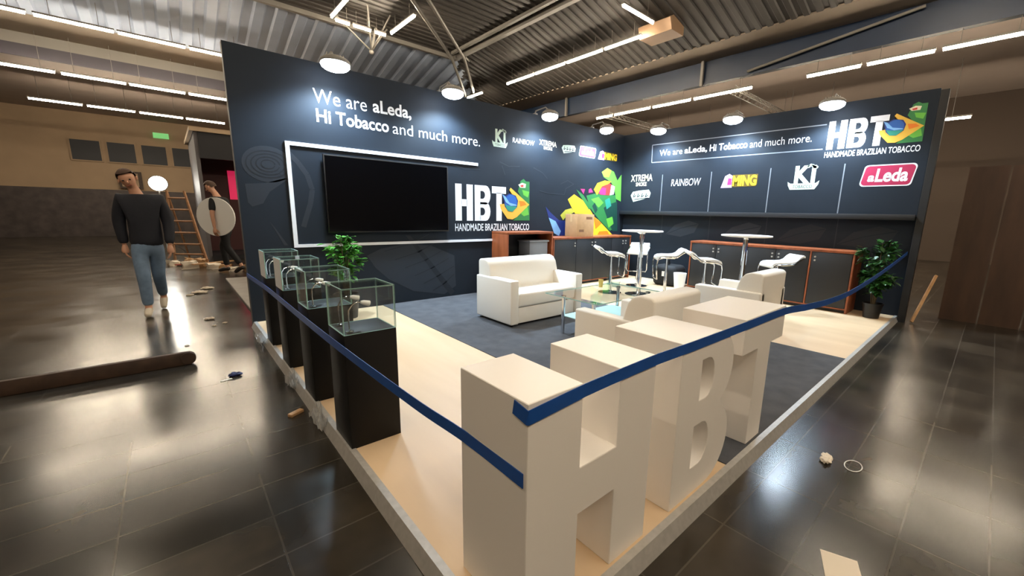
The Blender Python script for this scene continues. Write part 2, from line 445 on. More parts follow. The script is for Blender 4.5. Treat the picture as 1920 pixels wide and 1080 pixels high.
g.poly([(-7.17, 1.66), (-6.97, 1.68), (-6.76, 1.75), (-6.74, 1.73), (-6.93, 1.58), (-7.01, 1.44), (-7.12, 1.4), (-7.16, 1.45)], FAINT, 1)
g.stroke([(-6.70, 2.06), (-6.60, 1.95), (-6.51, 1.81), (-6.465, 1.63), (-6.50, 1.45), (-6.56, 1.28), (-6.60, 1.16)], .06, FAINT, 1)
g.poly([(-6.96, 1.22), (-6.92, 1.16), (-6.79, 0.93), (-6.83, 0.93)], FAINT, 1)
for pts in ([(-3.50, 2.26), (-3.30, 2.20), (-3.05, 2.22)], [(-3.45, 2.2), (-3.38, 2.05)], [(-2.72, 2.23), (-2.50, 2.16), (-2.36, 2.06)],
            [(-2.0, 1.98), (-1.80, 2.06), (-1.62, 2.0), (-1.85, 1.9), (-1.88, 1.78), (-2.3, 1.78), (-2.55, 1.82)], [(-4.6, 2.16), (-4.2, 2.08), (-3.9, 2.10)]):
    g.stroke(pts, 0.014, FAINT, 2)
g.build('wall_mural', wall_l, 'faint charcoal print of leaves and smoke')
g = Gfx(PL); TXT = WHITEP
g.text('We are', -6.372, 2.695, -5.72, 2.862, TXT, bold=-0.005)
g.text('aLeda,', -5.64, 2.675, -5.09, 2.868, TXT, bold=0.022)
g.build('slogan_lettering', wall_l, 'white slogan lettering, first line')
g = Gfx(PL)
g.text('Hi Tobacco', -6.352, 2.466, -5.43, 2.628, TXT, bold=0.018)
g.text('and much more.', -5.375, 2.462, -3.905, 2.615, TXT, bold=-0.005)
g.build('slogan_lettering', wall_l, 'white slogan lettering, second line')
def brand_logo(P, u0, v0, h, parent, label):
    g = Gfx(P)
    def q(pts): return [(u0+a*h, v0+b*h) for a, b in pts]
    W = WHITEP
    for x0, x1, y0, y1 in ((0, .20, 0, 1), (.36, .565, 0, 1), (.19, .37, .40, .59)): g.poly(q([(x0, y0), (x1, y0), (x1, y1), (x0, y1)]), W, 2)
    # B as an outline with two counters (built from pieces)
    g.poly(q([(.625, 0), (.82, 0), (.82, 1), (.625, 1)]), W, 2)
    for yb, yt, xr in ((0, .53, 1.17), (.47, 1.0, 1.17)):
        arc = []
        for k in range(9):
            t = -math.pi/2+math.pi*k/8
            arc.append((xr-.16+.16*math.cos(t), (yb+yt)/2+(yt-yb)/2*math.sin(t)))
        inner = []
        for k in range(9):
            t = math.pi/2-math.pi*k/8
            inner.append((xr-.28+.09*math.cos(t), (yb+yt)/2+((yt-yb)/2-.155)*math.sin(t)))
        hh = (yt-yb)/2-.155; ym = (yb+yt)/2
        outer = [(.81, yb)]+arc+[(.81, yt)]; inn = [(.81, ym-hh)]+inner[::-1]+[(.81, ym+hh)]
        for i in range(len(outer)-1): g.poly(q([outer[i], outer[i+1], inn[i+1], inn[i]]), W, 2)
    g.poly(q([(1.222, .80), (1.74, .80), (1.74, 1.0), (1.222, 1.0)]), W, 2)
    g.poly(q([(1.385, 0), (1.585, 0), (1.585, .82), (1.385, .82)]), W, 2)
    g.poly(q([(2.20, .90), (2.30, 1.22), (2.42, 1.287), (2.52, 1.22), (2.665, 1.217), (2.68, .50), (2.45, .58)]), P_GREEN, 2)
    g.poly(q([(2.024, .016), (2.693, .02), (2.68, .52), (2.40, .36), (2.20, .16)]), P_GREEN, 2)
    g.poly(q([(2.368, 0.955), (2.659, 0.911), (2.609, 0.731), (2.423, 0.802)]), P_LGREEN, 3)
    g.poly(q([(2.211, 1.101), (2.364, 1.168), (2.521, 1.139), (2.497, 1.021), (2.289, 1.019)]), P_CREAM, 3)
    g.poly(q([(2.288, 1.086), (2.417, 1.113), (2.418, 1.045), (2.315, 1.039)]), P_RED, 4)
    g.poly(q([(2.40, .40), (2.60, .44), (2.66, .20), (2.45, .15), (2.30, .25)]), P_LGREEN, 3)
    ye = [(1.503, .497), (1.552, .347), (1.798, .064), (1.998, .046), (2.176, .126), (2.668, .514), (2.373, .701), (1.912, .997), (1.863, .928), (2.02, .74), (1.647, .502)]
    for i in range(len(ye)-1): g.poly(q([(2.02, .45), ye[i], ye[i+1]]), P_GOLD, 4)
    g.poly(q([(2.02, .45), ye[-1], ye[0]]), P_GOLD, 4)
    g.poly(q([(1.597, 0.783), (1.718, 0.751), (1.864, 0.824), (2.115, 0.768), (2.206, 0.617), (2.171, 0.421), (1.995, 0.28), (1.82, 0.296), (1.697, 0.427)]), P_DBLUE, 5)
    g.ell((u0+1.93*h, v0+.56*h), .235*h, .235*h, P_BLUE, 6)
    g.poly(q([(1.696, 0.484), (1.9, .45), (2.171, 0.44), (1.995, 0.28), (1.82, 0.296)]), P_TEAL, 7)
    g.poly(q([(1.597, 0.783), (1.718, 0.72), (1.867, 0.55), (2.118, 0.50), (2.17, 0.469), (1.918, 0.455), (1.72, 0.56)]), P_LBLUE, 8)
    g.poly(q([(2.245, 0.618), (2.453, 0.606), (2.561, 0.511), (2.3, 0.444)]), P_ORANGE, 5)
    g.text('HANDMADE BRAZILIAN TOBACCO', u0-.02*h, v0-.29*h, u0+2.68*h, v0-.08*h, W, 2, bold=0.015)
    return g.build('brand_logo', parent, label)
brand_logo(PL, -4.385, 1.25, 0.59, wall_l, 'large white three-letter logo with yellow and blue emblem')
brand_logo(PR, 3.935, 2.49, 0.42, wall_r, 'white three-letter logo with yellow and blue emblem at the wall end')
# --- small brand marks, used on both walls
def mark_badge(g, u0, v0, u1, v1):     # ornate letters over a ribbon
    w_ = u1-u0; h = v1-v0
    g.text('K1', u0+.20*w_, v0+.26*h, u1-.14*w_, v1, P_SAGE, 2, bold=0.05)
    g.poly([(u0+.10*w_, v0), (u1-.12*w_, v0), (u1-.02*w_, v0+.20*h), (u1, v0+.36*h), (u1-.10*w_, v0+.26*h), (u0+.10*w_, v0+.26*h), (u0, v0+.34*h), (u0+.02*w_, v0+.18*h)], P_SAGE, 2)
    g.text('TOBACCO', u0+.18*w_, v0+.06*h, u1-.2*w_, v0+.19*h, WALL, 3)
    for k in range(5): g.ell((u1-.32*w_+.06*w_*k-.06*w_, v1-.05*h+.05*h*math.sin(k*1.3)), .05*w_, .06*h, P_SAGE, 2, 10)
def mark_rainbow(g, u0, v0, u1, v1): g.text('RAINBOW', u0, v0, u1, v1, WHITEP, 2, shear=0.1)
def mark_x(g, u0, v0, u1, v1):
    h = v1-v0
    g.text('XTREMA', u0, v0+.42*h, u1, v1, P_CREAM, 2, bold=0.02)
    g.text('SMOKE', u0+.25*(u1-u0), v0, u1-.25*(u1-u0), v0+.34*h, P_CREAM, 2, bold=0.02)
def mark_script(g, u0, v0, u1, v1):
    w_ = u1-u0; h = v1-v0
    g.poly([(u0, v0+.55*h), (u0+.10*w_, v0+.85*h), (u0+.45*w_, v0+.95*h), (u0+.9*w_, v1), (u1, v0+.72*h), (u0+.95*w_, v0+.35*h), (u0+.5*w_, v0+.15*h), (u0+.15*w_, v0), (u0+.08*w_, v0+.25*h)], P_SAGE, 2)
    for k in range(4): g.stroke([(u0+(.2+.2*k)*w_, v0+.72*h), (u0+(.15+.2*k)*w_, v0+.40*h), (u0+(.28+.2*k)*w_, v0+.55*h)], .035*w_, WALL, 3)
    g.line((u0+.2*w_, v0+.2*h), (u0+.9*w_, v0+.32*h), .03*w_, WALL, 3)
def mark_leda(g, u0, v0, u1, v1):
    w_ = u1-u0; h = v1-v0; s = .05*w_
    def rr(i, sl): 
        a, b, c, d = u0+i, v0+i, u1-i, v1-i; r = .16*h
        pts = []
        for cx, cy, t0 in ((c-r, d-r, 0), (a+r+s, d-r, 90), (a+r, b+r, 180), (c-r-s, b+r, 270)):
            for k in range(5):
                t = math.radians(t0+k*22.5); pts.append((cx+r*math.cos(t), cy+r*math.sin(t)))
        return pts
    g.poly(rr(0, s), WHITEP, 2); g.poly(rr(.05*h, s), P_CRIM, 3)
    g.text('a', u0+.14*w_, v0+.22*h, u0+.27*w_, v0+.52*h, WHITEP, 4, bold=0.03, shear=0.15)
    g.text('Leda', u0+.28*w_, v0+.20*h, u1-.13*w_, v0+.82*h, WHITEP, 4, bold=0.03, shear=0.1)
def mark_ming(g, u0, v0, u1, v1):
    w_ = u1-u0; h = v1-v0
    g.poly([(u0, v0), (u0+.32*w_, v0), (u0+.34*w_, v0+.8*h), (u0+.22*w_, v1), (u0+.10*w_, v0+.85*h)], P_LILAC, 2)
    g.poly([(u0+.18*w_, v0+.2*h), (u0+.30*w_, v0+.2*h), (u0+.30*w_, v0+.65*h), (u0+.2*w_, v0+.7*h)], P_PINK, 3)
    g.poly([(u0+.31*w_, v0+.04*h), (u1-.03*w_, v0+.06*h), (u1, v0+.2*h), (u1, v0+.9*h), (u0+.31*w_, v0+.92*h)], mat('print_brown_backing', (96, 78, 24), .5), 2)  # dark brown backing printed behind the letters
    g.text('MING', u0+.33*w_, v0+.10*h, u1-.02*w_, v0+.86*h, P_YEL, 4, bold=0.045)
NAMES = {mark_badge: 'pale ornate badge logo', mark_rainbow: 'thin white RAINBOW lettering', mark_x: 'cream two-line lettering', mark_script: 'white slanted script logo',
         mark_leda: 'red aLeda plate logo', mark_ming: 'yellow MING logo with lilac figure'}
for fn, b in ((mark_badge, (-3.66, 2.50, -3.33, 2.79)), (mark_rainbow, (-3.22, 2.615, -2.71, 2.70)), (mark_x, (-2.59, 2.585, -2.14, 2.75)),
              (mark_script, (-2.0, 2.57, -1.6, 2.75)), (mark_leda, (-1.50, 2.565, -0.97, 2.775)), (mark_ming, (-0.90, 2.565, -0.24, 2.755))):
    g = Gfx(PL); fn(g, *b); g.build('brand_mark', wall_l, NAMES[fn])
for fn, b in ((mark_x, (0.24, 2.04, 0.80, 2.29)), (mark_script, (0.26, 1.70, 0.78, 1.96)), (mark_rainbow, (1.26, 2.015, 1.90, 2.155)),
              (mark_ming, (2.31, 1.95, 2.96, 2.20)), (mark_badge, (3.45, 1.885, 3.91, 2.27)), (mark_leda, (4.44, 1.905, 5.07, 2.215))):
    g = Gfx(PR); fn(g, *b); g.build('brand_mark', wall_r, NAMES[fn])
# --- logo wall: slogan in a thin frame, dividing lines
g = Gfx(PR)
g.stroke([(3.90, 2.875), (0.74, 2.885), (0.75, 2.525), (3.89, 2.505)], 0.016, GREYLINE, 1)
g.build('slogan_frame', wall_r, 'thin pale line framing the slogan')
g = Gfx(PR)
g.text('We are', 0.93, 2.645, 1.45, 2.765, TXT, bold=-0.005); g.text('aLeda,', 1.50, 2.625, 1.97, 2.765, TXT, bold=0.025)
g.text('Hi Tobacco', 2.02, 2.64, 2.72, 2.765, TXT, bold=0.018); g.text('and much more.', 2.76, 2.635, 3.72, 2.76, TXT, bold=-0.005)
g.build('slogan_lettering', wall_r, 'white slogan lettering on one line')
for u in (1.04, 2.104, 3.16, 4.22):
    g = Gfx(PR); g.line((u, 2.26), (u, 1.505), 0.016, GREYLINE, 1); g.build('dividing_line', wall_r)
    g = Gfx(PRl); g.line((u, 1.42), (u, 0.95), 0.012, FAINT, 1); g.build('dividing_line', wall_r)
g = Gfx(PRl)
for c in (1.5, 2.7, 3.7, 4.6):
    g.poly([(c-.35, 1.02), (c-.15, 1.22), (c+.15, 1.32), (c+.38, 1.26), (c+.3, 1.08), (c, .98)], FAINT2 if c > 3 else FAINT, 1)
    g.stroke([(c-.33, 1.02), (c, 1.16), (c+.36, 1.25)], .012, WALL, 2)
g.build('wall_mural', wall_r, 'faint charcoal leaf print behind the sideboard')
# --- colourful parrot mural in the corner of the TV wall
MUR = [('blue', P_DBLUE, 2, [(-2.39, 1.53), (-2.29, 1.29), (-2.14, 1.05), (-2.07, 0.96), (-1.74, 0.96), (-1.75, 1.25), (-2.01, 1.27), (-2.24, 1.41)]),
 ('lb', P_LBLUE, 3, [(-2.3, 1.32), (-2.14, 1.01), (-2.0, 0.96), (-1.95, 1.05), (-2.11, 1.25)]),
 ('ol', P_OLIVE, 3, [(-1.98, 1.37), (-1.84, 1.48), (-1.66, 1.52), (-1.57, 1.44), (-1.8, 1.35), (-1.9, 1.27)]),
 ('y1', P_YEL, 3, [(-1.78, 1.69), (-1.6, 1.8), (-1.33, 1.69), (-1.09, 1.51), (-0.98, 1.4), (-1.55, 1.41), (-1.68, 1.56)]),
 ('wg', P_GREEN, 4, [(-1.54, 1.9), (-1.32, 1.8), (-1.03, 1.54), (-1.12, 1.5), (-1.39, 1.75)]),
 ('y2', P_YEL, 3, [(-0.97, 1.37), (-0.78, 1.28), (-0.26, 0.945), (-1.3, 0.945), (-1.25, 1.40)]),
 ('o1', P_ORANGE, 4, [(-0.96, 1.36), (-0.67, 1.21), (-0.87, 1.08)]), ('o2', P_ORANGE, 4, [(-0.8, 0.96), (-0.74, 1.03), (-0.46, 1.04), (-0.38, 0.96)]),
 ('g', P_GREEN, 2, [(-1.22, 1.79), (-0.91, 1.85), (-0.21, 1.84), (-0.16, 1.53), (-0.23, 1.08), (-0.37, 1.04), (-0.78, 1.3), (-1.09, 1.54)]),
 ('dg', P_DGREEN, 3, [(-0.63, 1.55), (-0.42, 1.64), (-0.16, 1.7), (-0.08, 1.03), (-0.27, 1.03), (-0.43, 1.25)]),
 ('dg2', P_DGREEN, 3, [(-1.02, 1.58), (-0.93, 1.66), (-0.83, 1.50), (-0.90, 1.42)]),
 ('l2', P_LGREEN, 3, [(-1.06, 1.72), (-0.82, 1.78), (-0.64, 1.66), (-0.8, 1.55)]), ('l3', P_LGREEN, 4, [(-0.52, 1.31), (-0.3, 1.36), (-0.24, 1.2), (-0.42, 1.11)]),
 ('l4', P_TEAL, 4, [(-0.60, 1.72), (-0.44, 1.78), (-0.36, 1.60), (-0.52, 1.52)]),
 ('hd', P_LGREEN, 3, [(-0.75, 2.31), (-0.57, 2.41), (-0.33, 2.35), (-0.19, 2.17), (-0.05, 2.31), (-0.02, 1.71), (-0.2, 1.76), (-0.3, 2.02), (-0.42, 2.12), (-0.68, 2.21)]),
 ('hl', P_LIME, 4, [(-0.75, 2.31), (-0.57, 2.41), (-0.42, 2.37), (-0.5, 2.22), (-0.66, 2.22)]),
 ('yf', P_YEL, 4, [(-0.99, 1.93), (-0.88, 2.07), (-0.64, 2.14), (-0.4, 2.13), (-0.67, 2.0), (-0.88, 1.82)]),
 ('r', P_RED, 5, [(-0.84, 1.86), (-0.73, 2.01), (-0.46, 2.09), (-0.3, 2.02), (-0.46, 1.83), (-0.76, 1.83)]),
 ('pk', P_PINK, 6, [(-0.82, 1.89), (-0.71, 1.99), (-0.58, 1.98), (-0.59, 1.83), (-0.76, 1.83)]),
 ('bk', WHITEP, 6, [(-0.4, 2.06), (-0.27, 2.03), (-0.3, 1.86), (-0.44, 1.83)]),
 ('p1', P_PINK, 2, [(-1.41, 1.92), (-1.27, 1.92), (-1.31, 1.82)]), ('p2', P_PINK, 2, [(-1.15, 1.92), (-1.08, 1.95), (-1.01, 1.87), (-1.15, 1.85)])]
g = Gfx(PL)
for _, m, l, p in MUR: g.poly(p, m, l)
g.build('parrot_mural', wall_l, 'bright green, yellow and blue parrot print in the corner')

# white bar framing the television on three sides
mb = MB()
mb.box(-6.728, -0.022, 0.900, -6.682, -0.001, 2.192); mb.box(-6.682, -0.022, 2.148, -3.958, -0.001, 2.192); mb.box(-6.682, -0.022, 0.900, -3.665, -0.001, 0.938)
tag(mb.build('wall_frame', WHITEP, loc=(-6.7, 0, 0.9), smooth=False), 'white three-sided frame line around the television on the dark wall', 'frame')
# television
t = thing('television', 'large black flat television inside the white wall frame', 'television', (-5.44, 0, 1.08))
mb = MB(); mb.box(-6.33, -0.075, 1.082, -4.553, -0.03, 2.078, bev=0.004); mb.box(-6.1, -0.03, 1.3, -4.8, 0.0, 1.9); mb.build('casing', TVF, t)
mb = MB(); mb.box(-6.315, -0.0765, 1.102, -4.568, -0.0755, 2.064); mb.build('screen', TVB, t, smooth=False)

# ------------------------------------------------------------------ floodlights on the stand walls
def floodlight(loc, ang, label):
    """built facing local +Y (towards the wall); ang turns it"""
    t = thing('floodlight', label, 'floodlight', loc, ang, 'arm floodlights along the top of the stand walls')
    x, y, z = 0, 0, 0
    mb = MB(); mb.tube([(0, 0.41, 0.09), (0, 0.38, 0.15), (0, 0.12, 0.17), (0, 0.0, 0.07)], 0.012, 8)
    mb.box(-0.03, 0.36, 0.083, 0.03, 0.44, 0.11, bev=0.004); mb.build('arm', STEELG, t, world=False)
    r = Matrix.Rotation(math.radians(-18), 3, 'X')
    mb = MB(); mb.ball((0, 0, 0.022), 0.172, 0.128, 0.062, 24, rot=r)
    for k in range(7): mb.box(-0.10+k*0.03, -0.07, 0.07, -0.09+k*0.03, 0.07, 0.095, rot=r)
    mb.build('housing', STEELG, t, world=False)
    mb = MB(); mb.ball((0, 0, -0.002), 0.165, 0.12, 0.062, 24, rot=r); mb.build('lens', LENS, t, world=False)
    ld = bpy.data.lights.new('flood_beam', 'SPOT'); ld.energy = FLOOD_W; ld.color = (0.64, 0.83, 1.0)
    ld.spot_size = math.radians(145); ld.spot_blend = 0.6; ld.shadow_soft_size = 0.12
    lo = bpy.data.objects.new('flood_beam', ld); COL.objects.link(lo); lo.parent = t
    lo.location = (0, -0.02, -0.09); lo.rotation_euler = (math.radians(6), 0, 0)
    return t
for (x, y, ang, lab) in ((-6.19, -0.35, 0, 'lit floodlight over the left end of the slogan, nearest the aisle'), (-4.60, -0.35, 0, 'lit floodlight above the right part of the slogan and television'),
                         (-2.66, -0.35, 0, 'lit floodlight above the small row of brand logos'), (-1.08, -0.35, 0, 'lit floodlight above the parrot print near the corner'),
                         (-0.35, -1.08, -math.pi/2, 'lit floodlight at the corner end of the logo wall'), (-0.35, -2.56, -math.pi/2, 'lit floodlight over the middle of the framed slogan'),
                         (-0.35, -4.02, -math.pi/2, 'lit floodlight just left of the big logo on the logo wall')):
    floodlight((x, y, 3.085), ang, lab)

# ------------------------------------------------------------------ hall lamps
def ceil_z(x, y):
    if x > 4.8 or y > 13.0: return 5.9
    if x > 3.55 or y > 11.1: return 6.0
    return min(6.8, 6.8-0.25*max(0, x-0.36), 6.8-0.25*max(0, y-7.9))
def tube_lamp(name_lab, p, q, grp):
    p = Vector(p); q = Vector(q); c = (p+q)/2; d = (q-p).normalized()
    t = thing('tube_light', name_lab, 'ceiling light', c, 0, grp)
    n = Vector((-d.y, d.x, 0))
    mb = MB(); e = 0.02*d
    mb.prism([(-0.045, 0.03), (0.045, 0.03), (0.03, 0.075), (-0.03, 0.075)], lambda u, v, s: (p+s*(q-p))+n*u+Vector((0, 0, v)), 0, 1)
    for e_ in (0.2, 0.8):
        h_ = p.lerp(q, e_); mb.tube([h_+Vector((0, 0, 0.07)), Vector((h_.x, h_.y, ceil_z(h_.x, h_.y)-0.001))], 0.006, 6)
    mb.build('housing', STEELG, t, smooth=False)
    mb = MB(); mb.tube([p+e, q-e], 0.028, 10); mb.build('tube', TUBE, t)
    return t
def lamp_row(lab, fixed, axis, z, ends, grp, dz=-0.2):
    f_ = (z+dz-CAMLOC.z)/(z-CAMLOC.z)
    if axis == 'y': fixed = CAMLOC.x+(fixed-CAMLOC.x)*f_; o_ = CAMLOC.y
    else: fixed = CAMLOC.y+(fixed-CAMLOC.y)*f_; o_ = CAMLOC.x
    ends = [(o_+(a-o_)*f_, o_+(b-o_)*f_) for a, b in ends]; z = z+dz
    for k, (a, b) in enumerate(ends):
        p, q = ((fixed, a, z), (fixed, b, z)) if axis == 'y' else ((a, fixed, z), (b, fixed, z))
        tube_lamp(lab[k] if isinstance(lab, (list, tuple)) else lab, p, q, grp)
s_ = (6.2-1.4)/(6.3-1.4)
def y62(y): return CAMLOC.y+(y-CAMLOC.y)*s_
G1 = 'tube lights on the sloping roof over the stand'
lamp_row(['lit tube light low on the roof slope, just above the television wall', 'first lit tube of the long bright run above the stand, farthest', 'second lit tube of the long bright run above the stand',
          'third lit tube of the long bright run above the stand', 'last lit tube of the long bright run, next to the beige housing'],
         CAMLOC.x+(2.48-CAMLOC.x)*s_, 'y', 6.2, [(y62(9.35), y62(10.5)), (y62(6.08), y62(7.66)), (y62(4.5), y62(6.0)), (y62(2.90), y62(4.42)), (y62(1.5), y62(2.82))], G1)
G2 = 'tube lights under the flat ceiling behind the logo wall'
lamp_row(['far lit tube light behind the stand corner, left of the thin truss', 'lit tube light above the corner flood, between the two thin trusses', 'lit tube in the same line, middle of the run behind the logo wall', 'lit tube ending at the chrome truss cluster above the logo wall', 
          'lit tube starting the right-hand run above the big logo', 'lit tube at the right edge, outer piece of the right-hand run'],
         5.42, 'y', 5.2, [(4.75, 5.55), (3.05, 4.65), (1.5, 2.95), (-0.45, 1.4), (-3.05, -1.85), (-4.4, -3.15)], G2)
lamp_row('lit tube light under the flat ceiling, right beyond the big logo', 5.42, 'y', 5.2, [(-5.9, -4.5), (-7.4, -6.0)], G2)
lamp_row('added tube light behind the logo wall, hidden from view', 9.0, 'y', 4.3, [(-8, -6), (-5, -3), (-2, 0), (1, 3), (4, 6), (7, 9)], G2, dz=0.0)  # row added out of sight to brighten the flat ceiling
G3 = 'tube lights in the aisle left of the stand'
lamp_row(['topmost lit tube of the left aisle, left piece', 'topmost lit tube of the left aisle, beside the wall corner', 'topmost aisle tube at the far left of the view', 'topmost aisle tube at the extreme left edge'],
         10.68, 'x', 5.9, [(-8.35, -6.95), (-6.88, -5.5), (-9.8, -8.4), (-11.3, -9.9)], G3)
lamp_row(['middle lit tube of the left aisle, left piece', 'middle lit tube of the left aisle, beside the dark wall edge', 'middle aisle tube at the far left of the view', 'middle aisle tube at the extreme left edge'],
         13.6, 'x', 5.2, [(-8.35, -6.95), (-6.88, -5.5), (-9.8, -8.4), (-11.3, -9.9)], G3)
lamp_row(['lowest lit tube of the left aisle, left piece', 'lowest lit tube of the left aisle, beside the dark wall edge', 'lowest aisle tube at the far left of the view', 'lowest aisle tube at the extreme left edge'],
         19.1, 'x', 5.2, [(-8.3, -6.88), (-6.8, -5.4), (-9.8, -8.4), (-11.3, -9.9)], G3)
G4 = 'tube lights of the bright square around the strut cluster'
lamp_row(['bright diagonal tube at the top left of the strut cluster'], -3.9, 'y', 6.6, [(5.7, 7.3)], G4)
lamp_row(['bright diagonal tube at the right of the strut cluster'], -2.28, 'y', 6.6, [(5.55, 7.15)], G4)
lamp_row(['short lit tube behind the strut cluster, left', 'short lit tube behind the strut cluster, middle', 'short lit tube behind the strut cluster, right'], 7.4, 'x', 6.6, [(-3.78, -3.38), (-3.3, -2.78), (-2.68, -2.34)], G4)
lamp_row('bright tube running up from the beige housing to the top edge', 0.84, 'x', 6.3, [(0.72, 2.02)], G1)
G5 = 'added unseen tube lights above and behind the viewer'  # rows added out of view to light the letter fronts
lamp_row('added unseen tube light overhead, beyond the top edge of the view', -3.9, 'y', 6.6, [(1.0, 2.5), (-2.2, -0.7), (-5.4, -3.9), (-8.6, -7.1), (-12, -10.5)], G5)
lamp_row('added unseen tube light overhead, beyond the top edge of the view', -9.6, 'y', 6.6, [(4.2, 5.7), (1.0, 2.5), (-2.2, -0.7), (-5.4, -3.9), (-8.6, -7.1), (-12, -10.5)], G5)
lamp_row('added unseen tube light overhead, beyond the top edge of the view', -14.5, 'y', 6.6, [(4.2, 5.7), (-2.2, -0.7), (-8.6, -7.1)], G5)
lamp_row('added unseen tube light overhead, beyond the top edge of the view', 2.3, 'y', 6.2, [(-5.4, -3.9), (-8.6, -7.1), (-12, -10.5)], G5)

lamp_row('added unseen tube light overhead, beyond the top edge of the view', -9.0, 'x', 6.2, [(-9.5, -8.1), (-7.9, -6.5), (-6.3, -4.9), (-4.7, -3.3), (-3.1, -1.7)], G5)  # extra row put in to lift the front faces of the letters
# roof steelwork
t = thing('strut_cluster', 'inverted pyramid of thin grey struts hanging under the roof', 'roof strut', (-2.7, 7.6, 6.0))
for e in ((-3.85, 7.35, 6.77), (-2.32, 7.35, 6.77), (-3.3, 6.2, 6.77), (-2.6, 6.4, 6.77)):
    mb = MB(); mb.tube([(-2.72, 7.62, 6.12), e], 0.022, 8); mb.build('strut', STEELG, t)
mb = MB(); mb.tube([(-2.72, 7.62, 6.12), (-2.6, 7.5, 6.76)], 0.04, 8); mb.ball((-2.72, 7.62, 6.10), .07, .07, .07, 10); mb.build('hub', STEELG, t)
t = thing('roof_truss', 'pair of grey steel bars running diagonally down the roof corner', 'roof truss', (-0.5, 6.4, 6.0))
for dx in (-0.14, 0.14):
    mb = MB(); mb.tube([(-3.0+dx, 4.15-dx, 6.55), (-0.45+dx, 6.40-dx, 6.20), (1.95+dx, 9.45-dx, 6.10)], 0.05, 8); mb.build('bar', STEELG, t)
mb = MB(); mb.tube([(-0.5, 6.4, 6.22), (0.36, 7.9, 6.78)], 0.03, 8); mb.tube([(-0.3, 6.2, 6.22), (0.6, 7.4, 6.6)], 0.03, 8); mb.build('bracket', STEELG, t)
mb = MB(); mb.box(0.26, -12, 6.66, 0.40, 7.9, 6.80); mb.box(0.0, -12, 6.72, 0.10, 7.6, 6.80)
tag(mb.build('roof_beam', STEELG, loc=(0.3, 0, 6.7), smooth=False), 'double grey beam along the upper edge of the brown roof slope', 'roof beam')
mb = MB(); mb.box(-20, 7.86, 6.68, 0.40, 7.98, 6.80)
tag(mb.build('roof_beam', STEELG, loc=(-8, 7.9, 6.7), smooth=False), 'grey beam along the upper edge of the ribbed roof slope left', 'roof beam')
t = thing('light_housing', 'beige wedge-shaped housing where two roof tube lights meet', 'housing', (2.3, 0.85, 6.1))
mb = MB(); mb.prism([(1.95, 6.28), (2.05, 6.02), (2.62, 6.02), (2.62, 6.42), (2.2, 6.42)], lambda u, v, d: (u, d, v), 0.30, 1.25); mb.build('casing', mat('beige_steel', (170, 138, 108), 0.6), t, smooth=False)
def box_truss(x0, x1, y, z, lab):
    t = thing('lattice_truss', lab, 'truss', ((x0+x1)/2, y, z))
    for dy, dz in ((-0.12, 0), (0.12, 0), (0, 0.2)):
        mb = MB(); mb.tube([(x0, y+dy, z+dz), (x1, y+dy, z+dz)], 0.014, 6); mb.build('chord', STEELG, t)
    mb = MB(); n = int((x1-x0)/0.3)
    for k in range(n):
        a = x0+k*(x1-x0)/n; b = a+(x1-x0)/n
        mb.tube([(a, y-0.12, z), ((a+b)/2, y, z+0.2), (b, y-0.12, z)], 0.007, 5, cap=False); mb.tube([(a, y+0.12, z), ((a+b)/2, y, z+0.2), (b, y+0.12, z)], 0.007, 5, cap=False)
    mb.build('lattice', STEELG, t)
    mb = MB()
    for xx in (x0+0.4, x1-0.4): mb.tube([(xx, y, z+0.2), (xx, y, 5.898)], 0.006, 6)
    mb.build('suspension_rod', STEELG, t)
box_truss(4.95, 9.5, -0.15, 5.02, 'thin lattice truss under the flat ceiling, right one above the logo wall')
box_truss(4.95, 9.5, 4.55, 5.02, 'thin lattice truss under the flat ceiling, left one above the corner')
for (y, lab) in ((0.75, 'short pale vertical post on the dark blue girder, right one'), (6.5, 'short pale vertical post on the dark blue girder, left one')):
    mb = MB(); mb.box(4.58, y-0.04, 5.30, 4.66, y+0.04, 6.0); tag(mb.build('girder_post', STEELG, loc=(4.62, y, 5.3), smooth=False), lab, 'post')
mb = MB(); mb.tube([(4.60, -0.6, 5.42), (4.60, -4.2, 5.92)], 0.035, 8); tag(mb.build('girder_brace', STEELG, loc=(4.6, -2.4, 5.4)), 'thin grey diagonal brace across the dark blue girder', 'brace')

# ------------------------------------------------------------------ big white letters
def letter(name, label, poly, holes, y0, y1, base):
    """outline with holes, extruded along y between y0 and y1"""
    b = bmesh.new()
    def ring(pts):
        vs = [b.verts.new((u, y0, v)) for u, v in pts]
        return [b.edges.new((vs[i], vs[(i+1) % len(vs)])) for i in range(len(vs))]
    es = ring(poly)
    for h in holes: es += ring(h)
    bmesh.ops.triangle_fill(b, use_beauty=True, use_dissolve=False, edges=es)
    geo = bmesh.ops.extrude_face_region(b, geom=list(b.faces))
    vs = [e for e in geo['geom'] if isinstance(e, bmesh.types.BMVert)]
    bmesh.ops.translate(b, verts=vs, vec=(0, y1-y0, 0))
    bmesh.ops.recalc_face_normals(b, faces=b.faces)
    bmesh.ops.dissolve_limit(b, angle_limit=0.02, verts=b.verts, edges=b.edges)
    es = [e for e in b.edges if len(e.link_faces) == 2 and e.calc_face_angle(0) > 0.6]
    bmesh.ops.bevel(b, geom=es, offset=0.0025, segments=1, affect='EDGES')
    m = MB(); m.b.free(); m.b = b
    o = m.build(name, WHITELAC, loc=base)
    return tag(o, label, 'letter')
YF, YB = -5.10, -4.72
letter('letter_sculpture', 'big white letter H standing nearest at the stand corner', [(-7.15, 0), (-6.905, 0), (-6.905, .345), (-6.70, .345), (-6.70, 0), (-6.46, 0), (-6.46, .845), (-6.70, .845), (-6.70, .53), (-6.905, .53), (-6.905, .845), (-7.15, .845)], [], YB, YF, (-6.8, -4.9, 0))
